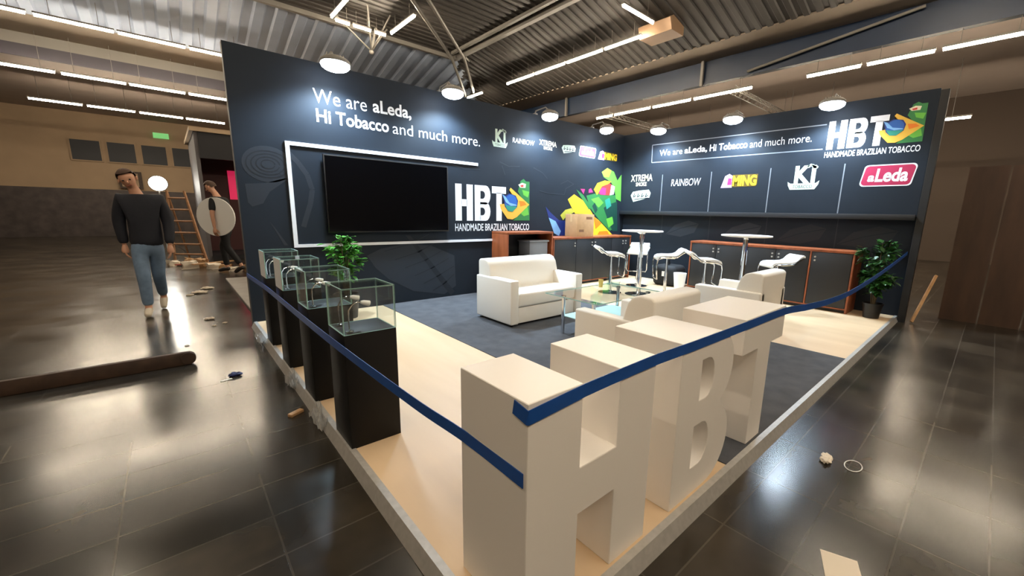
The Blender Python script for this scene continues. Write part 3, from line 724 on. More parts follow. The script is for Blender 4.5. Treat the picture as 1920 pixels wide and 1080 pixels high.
def arc(cx, cz, rx, rz, a0, a1, n=12): return [(cx+rx*math.cos(math.radians(a0+(a1-a0)*k/n)), cz+rz*math.sin(math.radians(a0+(a1-a0)*k/n))) for k in range(n+1)]
Bo = [(-6.245, 0), (-5.90, 0)]+arc(-5.90, .225, .235, .225, -90, 62, 14)[1:]+arc(-5.90, .635, .215, .21, -62, 90, 14)+[(-6.245, .845)]
Bh1 = [(-6.045, .515), (-5.98, .515)]+arc(-5.98, .62, .075, .105, -90, 90, 8)[1:-1]+[(-5.98, .725), (-6.045, .725)]
Bh2 = [(-6.07, .155), (-5.985, .155)]+arc(-5.985, .27, .08, .115, -90, 90, 8)[1:-1]+[(-5.985, .385), (-6.07, .385)]
letter('letter_sculpture', 'big white letter B standing between the other two letters', Bo, [Bh1, Bh2], YB, YF, (-5.9, -4.9, 0))
letter('letter_sculpture', 'big white letter T standing farthest from the stand corner', [(-5.345, .0062), (-5.135, .0062), (-5.135, .635), (-4.93, .635), (-4.93, .845), (-5.565, .845), (-5.565, .635), (-5.345, .635)], [], YB, YF, (-5.24, -4.9, 0))

# ------------------------------------------------------------------ blue barrier tape
def ribbon(name, label, pts, w, th=0.003, up=Vector((0, 0, 1))):
    pts = [Vector(p) for p in pts]
    # refine with Catmull-Rom
    fine = []
    for i in range(len(pts)-1):
        p0 = pts[max(i-1, 0)]; p1 = pts[i]; p2 = pts[i+1]; p3 = pts[min(i+2, len(pts)-1)]
        n = 8 if (p2-p1).length > 0.3 else 2
        for k in range(n):
            t = k/n
            fine.append(0.5*((2*p1)+(-p0+p2)*t+(2*p0-5*p1+4*p2-p3)*t*t+(-p0+3*p1-3*p2+p3)*t**3) if n == 8 else p1.lerp(p2, t))
    fine.append(pts[-1])
    b = bmesh.new(); rows = []
    for i, p in enumerate(fine):
        d = (fine[min(i+1, len(fine)-1)]-fine[max(i-1, 0)]); d.normalize()
        s = d.cross(Vector((0, 0, 1))).normalized(); u = s.cross(d).normalized()
        rows.append([b.verts.new(p+u*w/2*a+s*th/2*c) for a, c in ((1, 1), (1, -1), (-1, -1), (-1, 1))])
    for r0, r1 in zip(rows, rows[1:]):
        for k in range(4): b.faces.new((r0[k], r0[(k+1) % 4], r1[(k+1) % 4], r1[k]))
    b.faces.new(rows[0]); b.faces.new(rows[-1][::-1])
    bmesh.ops.recalc_face_normals(b, faces=b.faces)
    m = MB(); m.b.free(); m.b = b
    return tag(m.build(name, BLUETAPE, loc=tuple(pts[0])), label, 'tape')
ribbon('barrier_tape', 'blue tape stretched past the black plinths from wall to letter H',
       [(-7.248, 0.03, .592), (-7.25, -0.3, .60), (-7.252, -1.35, .632), (-7.252, -2.64, .635), (-7.247, -3.58, .638), (-7.195, -4.40, .604), (-7.1525, -4.74, .582), (-7.1525, -5.085, .584)], 0.05)
ribbon('barrier_tape', 'blue tape along the front of the white letters, sagging to the wall end',
       [(-7.1525, -5.035, .815), (-7.1530, -5.102, .803), (-7.146, -5.1035, .803), (-6.90, -5.1035, .82), (-6.46, -5.1035, .828), (-6.2, -5.1035, .822), (-5.56, -5.1035, .815), (-4.94, -5.104, .808), (-4.45, -5.11, .77), (-3.85, -5.12, .742), (-3.1, -5.12, .736), (-2.1, -5.125, .785), (-1.15, -5.13, .851), (-0.02, -5.14, .955)], 0.048)

# ------------------------------------------------------------------ black plinths with glass cases and gooseneck lamps
def panel(mb, x0, y0, z0, x1, y1, z1):
    """thin glass sheet; the rim faces use the greenish edge material"""
    t = bmesh.new(); bmesh.ops.create_cube(t, size=1)
    dims = (x1-x0, y1-y0, z1-z0); thin = dims.index(min(dims))
    for v in t.verts: v.co = Vector(((x0+x1)/2+v.co.x*dims[0], (y0+y1)/2+v.co.y*dims[1], (z0+z1)/2+v.co.z*dims[2]))
    t.normal_update()
    for f in t.faces: f.material_index = 0 if abs(f.normal[thin]) > 0.9 else 1
    mb._merge(t, None)
ped_where = ['nearest the viewer', 'second from the viewer', 'third from the viewer', 'farthest, against the television wall']
GT = 0.008
for i, y in enumerate((-3.60, -2.80, -1.96, -1.17)):
    x0, x1, y0, y1 = -7.222, -6.922, y, y+0.30
    mb = MB(); mb.box(x0, y0, 0, x1, y1, 0.70, bev=0.003)
    tag(mb.build('display_plinth', BLACKPED, loc=((x0+x1)/2, y+.15, 0)), 'tall matt black plinth under a glass case, '+ped_where[i], 'plinth', 'black display plinths')
    t = thing('glass_case', 'clear glass box on the black plinth, '+ped_where[i], 'glass case', ((x0+x1)/2, y+.15, 0.70), 0, 'glass cases on the plinths')
    zt = 0.965
    mb = MB(); panel(mb, x0, y0, .701, x1, y0+GT, zt); mb.build('front_panel', [GLASS, GLASSEDGE], t, smooth=False)
    mb = MB(); panel(mb, x0, y1-GT, .701, x1, y1, zt); mb.build('back_panel', [GLASS, GLASSEDGE], t, smooth=False)
    mb = MB(); panel(mb, x0, y0+GT, .701, x0+GT, y1-GT, zt); o = mb.build('side_panel', [GLASS if i < 2 else REFLWHITE, GLASSEDGE], t, smooth=False)  # far two cases: bright reflection painted as a white panel
    if i >= 2: o['label'] = 'glass side panel with a bright reflection painted white'
    mb = MB(); panel(mb, x1-GT, y0+GT, .701, x1, y1-GT, zt); mb.build('side_panel', [GLASS, GLASSEDGE], t, smooth=False)
    mb = MB(); panel(mb, x0+GT, y0+GT, zt-GT, x1-GT, y1-GT, zt); mb.build('top_panel', [GLASS, GLASSEDGE], t, smooth=False)
    for j, (lx, ly) in enumerate(((x0+.05, y0+.055), (x0+.05, y1-.06))):
        t = thing('gooseneck_lamp', 'small chrome gooseneck lamp in the glass case %s, %s one' % (ped_where[i], ('front', 'rear')[j]), 'lamp', (lx, ly, .701), 0, 'gooseneck lamps in the glass cases')
        mb = MB(); mb.lathe([(0, 0), (.022, 0), (.022, .008), (.008, .012), (0, .012)], (lx, ly, .701), 16); mb.build('base', CHROME, t)
        pts = [(lx, ly, .71), (lx-.004, ly, .78), (lx, ly, .83), (lx+.02, ly, .862), (lx+.05, ly+.003, .875), (lx+.075, ly+.005, .868)]
        mb = MB(); mb.tube(pts, .004, 8); mb.build('neck', CHROME, t)
        mb = MB(); mb.tube([(lx+.07, ly+.005, .870), (lx+.085, ly+.006, .866), (lx+.12, ly+.008, .855)], [.008, .014, .017], 12); mb.build('head', TABLETOP, t)

# ------------------------------------------------------------------ sofas
def sofa(name, label, x0, x1, y0, y1, face, cat):
    """x0..x1 width, y0 (front) .. y1 (back); face=-1 faces -y, +1 faces +y. World coordinates"""
    yf, yb = (y0, y1)
    t = thing(name, label, cat, ((x0+x1)/2, (y0+y1)/2, 0))
    def bx(xa, xb, a, b, za, zb, bev):
        ya, yb_ = sorted((a, b)); m = MB(); m.box(xa, ya, za, xb, yb_, zb, bev=bev, seg=3); return m
    s = 1 if y1 > y0 else -1        # direction front -> back
    AW = 0.125
    bx(x0+AW, x1-AW, y0+s*.03, y1-s*.03, .035, .24, .012).build('base', LEATHER, t)
    bx(x0, x0+AW, y0, y1, .035, .585, .018).build('arm', LEATHER, t)
    bx(x1-AW, x1, y0, y1, .035, .585, .018).build('arm', LEATHER, t)
    bx(x0+AW+.004, x1-AW-.004, y0+s*.005, y1-s*.20, .245, .42, .03).build('seat_cushion', LEATHER, t)
    # backrest: D-shaped profile, rounded on top
    d = abs(y1-y0)
    prof = [(d-.30, .40), (d-.285, .60), (d-.25, .72), (d-.20, .78), (d-.13, .80), (d-.03, .795), (d, .77), (d, .045), (d-.26, .045)]
    m = MB(); m.prism([(u, v) for u, v in prof], lambda u, v, q: (q, y0+s*u, v), x0+.035 if d < 2 else x0, x1-.035, bev=.018, seg=3)
    # arms stop below the backrest
    m.build('backrest', LEATHER, t)
    for fx in (x0+.06, x1-.06):
        for fy in (y0+s*.07, y1-s*.07):
            m = MB(); m.cyl((fx, fy, 0.006), (fx, fy, .036), .022, seg=12); m.build('foot', TVF, t)
    return t
sofa('sofa', 'white two-seat sofa facing the glass table, before the television wall', -4.905, -3.635, -2.155, -1.395, -1, 'sofa')
sofa('armchair', 'white armchair nearest the letters, its back to the viewer', -5.305, -4.52, -3.57, -4.34, 1, 'armchair')
sofa('armchair', 'white armchair farther right, seen over the letter T', -3.12, -2.33, -3.55, -4.32, 1, 'armchair')

# ------------------------------------------------------------------ glass coffee table
t = thing('coffee_table', 'glass coffee table with chrome legs between the sofa and armchairs', 'coffee table', (-4.0, -2.87, 0))
CX0, CX1, CY0, CY1 = -4.64, -3.40, -3.28, -2.47
mb = MB(); panel(mb, CX0, CY0, .463, CX1, CY1, .475); mb.build('glass_top', [GLASS, GLASSEDGE], t, smooth=False)
mb = MB(); panel(mb, CX0+.14, CY0+.14, .20, CX1-.14, CY1-.14, .208); mb.build('glass_shelf', [mat('frosted_aqua_glass', (168, 204, 204), .3), GLASSEDGE], t, smooth=False)
for lx in (CX0+.10, CX1-.10):
    for ly in (CY0+.14, CY1-.21):
        mb = MB(); mb.cyl((lx, ly, .007), (lx, ly, .462), .022, seg=16); mb.cyl((lx, ly, .44), (lx, ly, .462), .032, seg=16); mb.build('leg', CHROME, t)
def tumbler(x, y, z, r, h, m, name, lab, cat):
    mb = MB(); mb.lathe([(0, 0), (r*.8, 0), (r, h), (r-.004, h), (r*.8-.004, .008), (0, .008)], (x, y, z), 20)
    return tag(mb.build(name, m, loc=(x, y, z)), lab, cat)
tumbler(-3.80, -2.62, .4755, .032, .10, mat('yellow_wax', (226, 196, 108), .5), 'candle_cup', 'small pale yellow cup on the glass coffee table', 'cup')
tumbler(-3.62, -2.72, .4755, .06, .07, glass('teal_glass', (.88, .95, .95)), 'glass_bowl', 'low clear glass bowl on the coffee table', 'bowl')
tumbler(-3.56, -2.56, .4755, .03, .12, glass('teal_glass', (.88, .95, .95)), 'drinking_glass', 'clear drinking glass at the far side of the coffee table', 'glass')

# ------------------------------------------------------------------ bar tables and stools
def bar_table(x, y, label):
    t = thing('bar_table', label, 'bar table', (x, y, 0), 0, 'white round bar tables')
    mb = MB(); mb.lathe([(0, 1.118), (.30, 1.118), (.352, 1.124), (.356, 1.135), (.352, 1.145), (0, 1.145)], (x, y, 0), 48); mb.build('table_top', TABLETOP, t)
    mb = MB(); mb.cyl((x, y, .03), (x, y, 1.118), .038, seg=20); mb.lathe([(.038, 1.08), (.11, 1.112), (.11, 1.118), (.038, 1.118)], (x, y, 0), 20); mb.build('pole', CHROME, t)
    mb = MB(); mb.lathe([(0, 0), (.235, 0), (.24, .008), (.20, .02), (.06, .035), (.038, .06), (0, .06)], (x, y, 0), 40); mb.build('base', CHROME, t)
    return t
bar_table(-1.71, -1.79, 'round white bar table on a chrome pole nearer the television wall')
bar_table(-1.38, -3.42, 'round white bar table on a chrome pole before the logo wall sideboard')
def make_stool(loc, rz, label):
    """local +X is the front (footrest); the rolled lip is at -X"""
    t = thing('bar_stool', label, 'bar stool', loc, rz, 'white bar stools around the bar tables')
    H = .74
    # seat: bent sheet extruded along y
    prof = []
    top = [(-.30, .10), (-.27, .115), (-.22, .085), (-.17, .03), (-.12, .008), (-.04, 0), (.08, .0), (.15, -.008), (.19, -.03), (.205, -.07)]
    bot = [(u-.012 if v < -.02 else u, v-.028) for u, v in reversed(top)]
    mb = MB(); mb.prism(top+bot, lambda u, v, d: (u, d, H+v), -.185, .185, bev=.006, seg=2); mb.build('seat', TABLETOP, t, world=False)
    for s in (-1, 1):
        pts = [(-.27, s*.195, H+.07), (-.20, s*.195, H+.03), (-.13, s*.195, H-.03), (0, s*.195, H-.04), (.13, s*.195, H-.045), (.19, s*.195, H-.08), (.205, s*.195, H-.15), (.20, s*.192, H-.26), (.19, s*.19, H-.38), (.185, s*.17, H-.42), (.185, 0, H-.425)]
        mb = MB(); mb.tube(pts, .0135, 10); mb.build('side_frame', CHROME, t, world=False)
    mb = MB(); mb.box(-.10, -.19, H-.06, .06, .19, H-.035, bev=.005); mb.tube([(.0, 0, H-.055), (.12, 0, H-.09)], .006, 8); mb.build('seat_bracket', CHROME, t, world=False)
    mb = MB(); mb.cyl((0, 0, .02), (0, 0, .42), .028, seg=18); mb.cyl((0, 0, .40), (0, 0, H-.05), .021, seg=18); mb.build('column', CHROME, t, world=False)
    mb = MB(); mb.lathe([(0, 0), (.205, 0), (.21, .008), (.16, .016), (.05, .026), (.03, .05), (0, .05)], (0, 0, 0), 40); mb.build('base', CHROME, t, world=False)
    return t
aR = math.atan2(-.669, .743)
st = make_stool((-1.99, -1.36, 0), aR+.1, 'white bar stool on the sofa side, left of the first bar table')
dup(st, (-0.95, -1.22, 0), math.atan2(-.57, -.76)-.15, 'white bar stool behind the first bar table, turned to the viewer')
dup(st, (-1.42, -2.14, 0), aR+math.pi-.1, 'white bar stool right of the first bar table, facing left')
dup(st, (-1.45, -2.86, 0), aR-.1, 'white bar stool beside the white bin, left of the second bar table')
dup(st, (-0.78, -3.72, 0), aR+math.pi, 'white bar stool at the far right, right of the second bar table')

# ------------------------------------------------------------------ sideboards
def knobs(mb, P, u, v):
    for du, dv in ((-.035, 0), (.035, 0), (0, -.055)): mb.cyl(P(u+du, v+dv, 0), P(u+du, v+dv, .012), .010, seg=10)
def sideboard(name, label, P, u0, u1, h, depth, doors, cat='sideboard', gapped=()):
    """P(u,v,d): d=0 at the front, positive outward"""
    c = P((u0+u1)/2, 0, -depth/2); t = thing(name, label, cat, (c.x, c.y, 0))
    def bx(ua, ub, va, vb, da, db, bev=.002):
        a = P(ua, va, da); b = P(ub, vb, db)
        m = MB(); m.box(min(a.x, b.x), min(a.y, b.y), min(a.z, b.z), max(a.x, b.x), max(a.y, b.y), max(a.z, b.z), bev=bev); return m
    bx(u0, u1, h-.035, h, -depth, .012).build('worktop', CHERRY, t)
    bx(u0, u0+.025, 0, h-.036, -depth, .004).build('side_panel', CHERRY, t)
    bx(u1-.025, u1, 0, h-.036, -depth, .004).build('side_panel', CHERRY, t)
    for g_ in gapped: bx(g_-.011, g_+.011, .07, h-.036, -.05, .003).build('divider', CHERRY, t)
    bx(u0+.026, u1-.026, .05, h-.037, -depth+.01, -.022).build('carcass', BLACKLAM, t)
    bx(u0+.026, u1-.026, 0, .05, -depth+.02, -.05).build('plinth', TVF, t)
    bx(u0+.026, u1-.026, .052, .072, -.05, .002).build('bottom_rail', CHERRY, t)
    for a, b, k in doors:
        d = bx(a+.003, b-.003, .075, h-.040, -.02, 0).build('door', BLACKLAM, t)
        if k:
            uu = b-.05 if k > 0 else a+.05
            m = MB()
            for dv in ((0, -.055)): m.cyl(P(uu, h-.115+dv, 0), P(uu, h-.115+dv, .016), .014, seg=12)
            m.build('knob', STEEL, d)
    return t
sideboard('sideboard', 'long black sideboard with cherry frame under the logo wall', lambda u, v, d: Vector((-.40-d, -u, v)), 2.02, 4.615, .945, .51,
          [(2.05, 2.53, 1), (2.53, 3.03, -1), (3.03, 3.54, 1), (3.54, 4.03, -1), (4.06, 4.585, -1)], gapped=(4.045,))
sideboard('sideboard', 'black sideboard with cherry top under the parrot print', lambda u, v, d: Vector((u, -.45-d, v)), -2.58, -.16, .955, .448,
          [(-2.55, -1.95, 1), (-1.95, -1.44, 1), (-1.44, -.84, -1), (-.84, -.40, 1), (-.40, -.19, -1)])
t = thing('open_cabinet', 'open cherry cabinet standing left of the black sideboard', 'cabinet', (-3.12, -.22, 0))
def cb(n, x0, x1, y0, y1, z0, z1, m): b = MB(); b.box(x0, y0, z0, x1, y1, z1, bev=.002); return b.build(n, m, t)
cb('side_panel', -3.665, -3.635, -.45, -.002, 0, 1.032, CHERRY); cb('side_panel', -2.625, -2.595, -.45, -.002, 0, 1.032, CHERRY)
cb('top_panel', -3.665, -2.595, -.452, -.002, 1.034, 1.070, CHERRY); cb('back_panel', -3.634, -2.626, -.03, -.002, .02, 1.032, BLACKLAM)
cb('shelf', -3.634, -2.626, -.43, -.031, .60, .625, BLACKLAM); cb('bottom_panel', -3.634, -2.626, -.44, -.031, .02, .05, BLACKLAM)
cb('door', -3.634, -3.20, -.445, -.43, .06, .595, BLACKLAM); cb('door', -3.19, -2.63, -.445, -.43, .06, .595, BLACKLAM)
mb = MB(); mb.box(-3.12, -.40, .626, -2.68, -.08, .90, bev=.012); mb.box(-3.14, -.42, .885, -2.66, -.06, .915, bev=.008)
tag(mb.build('storage_bin', GREYPL, loc=(-2.9, -.24, .626)), 'grey plastic box inside the open cherry cabinet', 'box')
t = thing('cardboard_box', 'closed brown cardboard box on the sideboard, before the parrot print', 'box', (-1.67, -.25, .956))
rb = Matrix.Rotation(math.radians(8), 3, 'Z')
mb = MB(); mb.box(-1.92, -.42, .956, -1.42, -.09, 1.40, bev=.004, rot=None); mb.build('carton', CARD, t)
mb = MB(); mb.box(-1.92, -.265, 1.400, -1.42, -.245, 1.402); mb.box(-1.922, -.28, 1.25, -1.920, -.23, 1.402); mb.build('packing_tape', mat('tan_tape', (196, 164, 118), .35), t, smooth=False)
mb = MB()
mb.box(-1.66, -.4215, 1.30, -1.48, -.4205, 1.35); mb.box(-1.86, -.4215, 1.05, -1.72, -.4205, 1.10); mb.build('print', mat('brown_ink', (120, 84, 56), .8), t, smooth=False)

# white bin and dark bag by the corner
mb = MB(); mb.lathe([(0, 0), (.085, 0), (.12, .34), (.115, .34), (.08, .01), (0, .01)], (-.72, -2.03, 0), 28)
tag(mb.build('waste_bin', TABLETOP, loc=(-.72, -2.03, 0)), 'small white tapered waste bin at the left end of the logo wall sideboard', 'bin')
t = thing('black_bag', 'black bag on the floor between the two sideboards', 'bag', (-.25, -1.55, 0))
mb = MB(); mb.box(-.52, -1.80, 0, -.02, -1.28, .42, bev=.10, seg=4); mb.build('body', BLACKCLOTH, t)
mb = MB(); mb.tube([(-.40, -1.60, .38), (-.42, -1.58, .52), (-.30, -1.53, .55), (-.20, -1.50, .38)], .012, 8); mb.build('handle', BLACKCLOTH, t)
mb = MB(); mb.box(-.526, -1.62, .20, -.520, -1.52, .30); mb.build('patch', TABLETOP, t)

# ------------------------------------------------------------------ plants
def plant(label, x, y, ph, pr, zc, top, spread, n, m, seed, name='potted_plant', lean=(0, 0)):
    rnd = random.Random(seed)
    t = thing(name, label, 'plant', (x, y, 0))
    mb = MB(); mb.lathe([(0, 0), (pr*.78, 0), (pr, ph), (pr*1.06, ph), (pr*1.06, ph+.02), (pr*.94, ph+.02), (pr*.9, ph-.03), (0, ph-.03)], (x, y, 0), 28); mb.build('pot', POT, t)
    mb = MB(); mb.lathe([(pr*.89, ph-.028), (0, ph-.015)], (x, y, 0), 20); mb.build('soil', SOIL, t)
    mb = MB(); tips = []
    for k in range(9):
        a = rnd.uniform(0, 6.28); r = rnd.uniform(.2, .85)*spread; h = rnd.uniform(zc, top)
        e = Vector((x+lean[0]+r*math.cos(a), y+lean[1]+r*math.sin(a), h))
        s = Vector((x+.02*math.cos(a), y+.02*math.sin(a), ph-.02)); mid = s.lerp(e, .55)+Vector((-.25*r*math.cos(a), -.25*r*math.sin(a), .06))
        mb.tube([s, mid, e], [.008, .006, .003], 6); tips.append((s, mid, e))
    mb.build('stems', STEM, t)
    b = bmesh.new()
    for k in range(n):
        s, mid, e = rnd.choice(tips); f = rnd.betavariate(3, 1.2)
        p = (mid.lerp(e, f) if rnd.random() < .8 else s.lerp(mid, .5+.5*f))+Vector((rnd.gauss(0, .05), rnd.gauss(0, .05), rnd.gauss(0, .05)))*spread*2
        out = Vector((p.x-x, p.y-y, 0)); out = out.normalized() if out.length > 1e-3 else Vector((1, 0, 0))
        d = (out+Vector((rnd.gauss(0, .6), rnd.gauss(0, .6), rnd.gauss(-.05, .45)))).normalized()
        L = rnd.uniform(.06, .115)*(spread/.2)**.4; W = L*rnd.uniform(.30, .42)
        sd = d.cross(Vector((0, 0, 1))).normalized(); up = sd.cross(d).normalized()
        q = [p, p+d*L*.35+sd*W*.9+up*L*.06, p+d*L*.7+sd*W*.6+up*L*.02, p+d*L-up*L*.12, p+d*L*.7-sd*W*.6+up*L*.02, p+d*L*.35-sd*W*.9+up*L*.06]
        c1 = p+d*L*.35-up*L*.02; c2 = p+d*L*.7-up*L*.06
        v = [b.verts.new(z) for z in q]; a1 = b.verts.new(c1); a2 = b.verts.new(c2)
        for fc in ((v[0], v[1], a1), (v[1], v[2], a2, a1), (v[2], v[3], a2), (v[0], a1, v[5]), (a1, a2, v[4], v[5]), (a2, v[3], v[4])): b.faces.new(fc)
    m2 = MB(); m2.b.free(); m2.b = b; m2.build('foliage', m, t)
    return t
plant('green leafy plant against the television wall, behind the glass cases', -6.26, -.42, .30, .15, .62, 1.10, .24, 420, LEAF, 3)
plant('dark green leafy plant in a black pot at the far right wall end', -.33, -4.90, .20, .12, .55, 1.15, .26, 520, LEAFD, 5, lean=(-.04, .0))

# ------------------------------------------------------------------ litter on the hall floor
def crumple(name, label, cat, x, y, z, sx, sy, sz, m, seed, rz=0.0):
    rnd = random.Random(seed); b = bmesh.new(); bmesh.ops.create_icosphere(b, subdivisions=3, radius=1)
    R_ = Matrix.Rotation(rz, 3, 'Z')
    for v in b.verts:
        n = 1+rnd.uniform(-.28, .28); v.co = R_ @ Vector((v.co.x*sx*n, v.co.y*sy*n, max(v.co.z, -.6)*sz*n)); 
    zm = min(v.co.z for v in b.verts)
    for v in b.verts: v.co += Vector((x, y, z-zm))
    m2 = MB(); m2.b.free(); m2.b = b
    return tag(m2.build(name, m, loc=(x, y, z), smooth=False), label, cat)
crumple('paper_scrap', 'crumpled pale paper scrap on the dark floor at right', 'paper scrap', -5.02, -5.46, HFL, .06, .03, .016, PAPER, 1, .2)
mb = MB(); mb.tube([(-4.965+.062*math.cos(k*math.pi/12)*1.15, -5.587+.042*math.sin(k*math.pi/12), HFL+.003) for k in range(24)]+[(-4.965+.0713, -5.583, HFL+.003)], .003, 6)
tag(mb.build('white_loop', TABLETOP, loc=(-4.965, -5.587, HFL)), 'thin white ring lying on the dark floor beside the paper scrap', 'ring')
mb = MB(); mb.box(-6.02, -5.80, HFL, -5.84, -5.665, HFL+.003, rot=Matrix.Rotation(.35, 3, 'Z'), piv=(-5.93, -5.70, HFL))
tag(mb.build('paper_sheet', PAPER, loc=(-5.93, -5.70, HFL), smooth=False), 'white sheet of paper cut by the bottom edge at right', 'paper')
crumple('blue_scrap', 'crumpled dark blue scrap lying on the aisle floor', 'scrap', -7.594, -1.686, HFL, .045, .03, .02, mat('navy_scrap', (24, 30, 78), .5), 2)
mb = MB(); mb.box(-7.70, -1.76, HFL, -7.62, -1.735, HFL+.004, rot=Matrix.Rotation(.3, 3, 'Z'), piv=(-7.66, -1.75, HFL))
tag(mb.build('paper_strip', PAPER, loc=(-7.66, -1.75, HFL), smooth=False), 'thin white paper strip next to the dark blue scrap', 'paper scrap')
mb = MB(); mb.box(-7.40, -2.80, HFL, -7.30, -2.76, HFL+.022, bev=.003, rot=Matrix.Rotation(.5, 3, 'Z'), piv=(-7.35, -2.78, HFL))
tag(mb.build('wood_offcut', WOODPALE, loc=(-7.35, -2.78, HFL)), 'small pale wood offcut at the foot of the stand edge', 'wood offcut')
def film(label, x, y, z, sx, sy, sz, seed):
    rnd = random.Random(seed); b = bmesh.new(); bmesh.ops.create_grid(b, x_segments=9, y_segments=7, size=1)
    for v in b.verts: v.co = Vector((x+v.co.x*sx+rnd.gauss(0, .1)*sx, y+v.co.y*sy+rnd.gauss(0, .1)*sy, z+.004+abs(rnd.gauss(0, 1))*sz))
    m2 = MB(); m2.b.free(); m2.b = b
    tag(m2.build('plastic_film', FOIL, loc=(x, y, z), smooth=False), label, 'plastic film')
film('crumpled clear film at the foot of the nearest black plinth', -7.262, -3.02, HFL, .035, .14, .05, 4)
film('crumpled clear film at the foot of the second black plinth', -7.262, -2.22, HFL, .035, .13, .05, 5)
film('crumpled clear film on the stand edge by the farthest plinth', -7.262, -.75, HFL, .04, .22, .04, 6)
for k, (px, py, sz) in enumerate(((-7.62, .74, .05), (-7.49, .42, .025), (-7.60, .33, .02), (-7.88, -.42, .02))):
    crumple('paper_scrap', ['white paper scrap on the aisle floor, level with the wall end', 'tiny pale crumb nearest the wall end', 'tiny pale crumb just in front of the aisle paper scrap', 'tiny pale crumb in mid-aisle, nearest the timber'][k], 'paper scrap', px, py, HFL, sz, sz*.7, sz*.35, PAPER, 20+k)
for k, (px, py, s1) in enumerate(((-7.62, 2.9, .10), (-7.50, 3.3, .09), (-7.75, 2.75, .05))):
    crumple('paper_scrap', ['largest white paper scrap beyond the aisle crumbs', 'folded white paper scrap farthest up the aisle', 'small white scrap left of the big aisle scrap'][k], 'paper scrap', px, py, HFL, s1, s1*.6, s1*.25, PAPER, 30+k)
# timber on edge at the left; the shade on its side is put into dark colour
mb = MB(); mb.box(-9.6, -1.10, HFL, -7.86, -1.055, HFL+.12, bev=.006); mb.cyl((-7.88, -1.11, HFL+.06), (-7.88, -1.045, HFL+.06), .055, seg=18)
tag(mb.build('timber_beam', [WOODDK], loc=(-8.7, -1.08, HFL)), 'long timber on edge on the aisle floor, shaded side painted dark, cut by the left border', 'timber')
mb = MB(); mb.box(-9.6, -1.052, HFL+.0, -7.90, -.99, HFL+.10, bev=.004)  # separate piece for the plank's pale top edge
tag(mb.build('timber_beam', [WOODPALE], loc=(-8.7, -1.02, HFL)), 'pale piece forming the light top edge of the dark-sided timber', 'timber')
# light floor mats in the aisle (pale strip left of the stand wall's rear)
mb = MB(); mb.box(-7.15, .12, HFL, -5.0, 4.3, HFL+.03, bev=.004)
tag(mb.build('rear_platform', mat('grey_platform', (140, 134, 126), .6, noise=.2, nscale=4), loc=(-6, 2.5, HFL)), 'low grey floor panel behind the end of the television wall', 'platform')

# debris pile in front of the dark booth
rnd = random.Random(11)
spots = [(-7.62, 6.6, .26), (-7.40, 6.9, .22), (-7.2, 6.3, .24), (-7.0, 6.0, .2), (-6.85, 5.7, .22), (-7.5, 7.5, .3), (-7.9, 7.3, .2), (-6.62, 5.35, .18)]
dl = ['open cardboard sheet at the left of the rubble', 'tan carton flap in the middle of the rubble', 'pale carton lump before the man holding the table top', 'small tan carton at the foot of the man', 'pale carton lump right of the man', 'big brown carton at the back of the rubble', 'flat pale board piece at the far left of the rubble', 'small pale lump nearest the wall end']
for k, (px, py, s1) in enumerate(spots):
    mb = MB(); a = rnd.uniform(-.6, .6)
    tb = bmesh.new(); bmesh.ops.create_cube(tb, size=1); bmesh.ops.subdivide_edges(tb, edges=list(tb.edges), cuts=2, use_grid_fill=True)
    hh_ = s1*(.3+.5*rnd.random())
    for v in tb.verts:
        c_ = Vector((v.co.x*s1+rnd.gauss(0, .09)*s1, v.co.y*s1*.65+rnd.gauss(0, .09)*s1, max(0, (v.co.z+.5)*hh_+(rnd.gauss(0, .08)*s1 if v.co.z > -.4 else 0))))
        v.co = Matrix.Rotation(a, 3, 'Z') @ c_+Vector((px, py, HFL+.001))
    mb._merge(tb)
    mb.box(px-s1*.8, py-s1*.5, HFL+.001, px+s1*.3, py-s1*.4, HFL+.02, rot=Matrix.Rotation(a+.4, 3, 'Z'), piv=(px, py, 0))
    tag(mb.build('carton_debris', CARD if k % 2 else PAPER, loc=(px, py, HFL)), dl[k], 'debris', 'packing rubble in the far aisle')
for k in range(4):
    px, py = -7.5+.12*k, 7.1-.2*k; mb = MB()
    mb.box(px-.5, py-.04, HFL+.02+.03*k, px+.4, py+.04, HFL+.045+.03*k, rot=Matrix.Rotation(.3*k-.4, 3, 'Z'), piv=(px, py, 0))
    tag(mb.build('loose_board', WOODPALE if k != 1 else mat('red_board', (150, 62, 44), .7), loc=(px, py, HFL)), ['lowest pale board across the rubble', 'reddish board across the rubble', 'third pale board across the rubble', 'topmost pale board across the rubble'][k], 'board', 'boards on the rubble')

# ------------------------------------------------------------------ step ladder in the aisle
t = thing('step_ladder', 'wooden step ladder standing open in the far left aisle', 'ladder', (-7.6, 8.2, HFL))
def lerp3(a, b, f): return Vector(a).lerp(Vector(b), f)
Lt, Lb, Rt, Rb = (-7.83, 8.50, 1.75), (-7.86, 8.05, HFL), (-7.50, 8.20, 1.75), (-7.24, 7.55, HFL)
LAD = mat('worn_ladder_wood', (172, 128, 92), .6, noise=.25, nscale=14)
for a, b in ((Lt, Lb), (Rt, Rb)):
    mb = MB(); mb.tube([a, b], .028, 4); mb.build('rail', LAD, t, smooth=False)
for f in (.10, .26, .42, .58, .74, .88):
    a = lerp3(Lt, Lb, f); b = lerp3(Rt, Rb, f); mb = MB(); mb.tube([a, b], .024, 4); mb.build('rung', LAD, t, smooth=False)
for a, b in (((-7.83, 8.52, 1.75), (-7.55, 9.1, HFL)), ((-7.50, 8.22, 1.75), (-7.25, 8.75, HFL))):
    mb = MB(); mb.tube([a, b], .022, 4); mb.build('rear_leg', LAD, t, smooth=False)

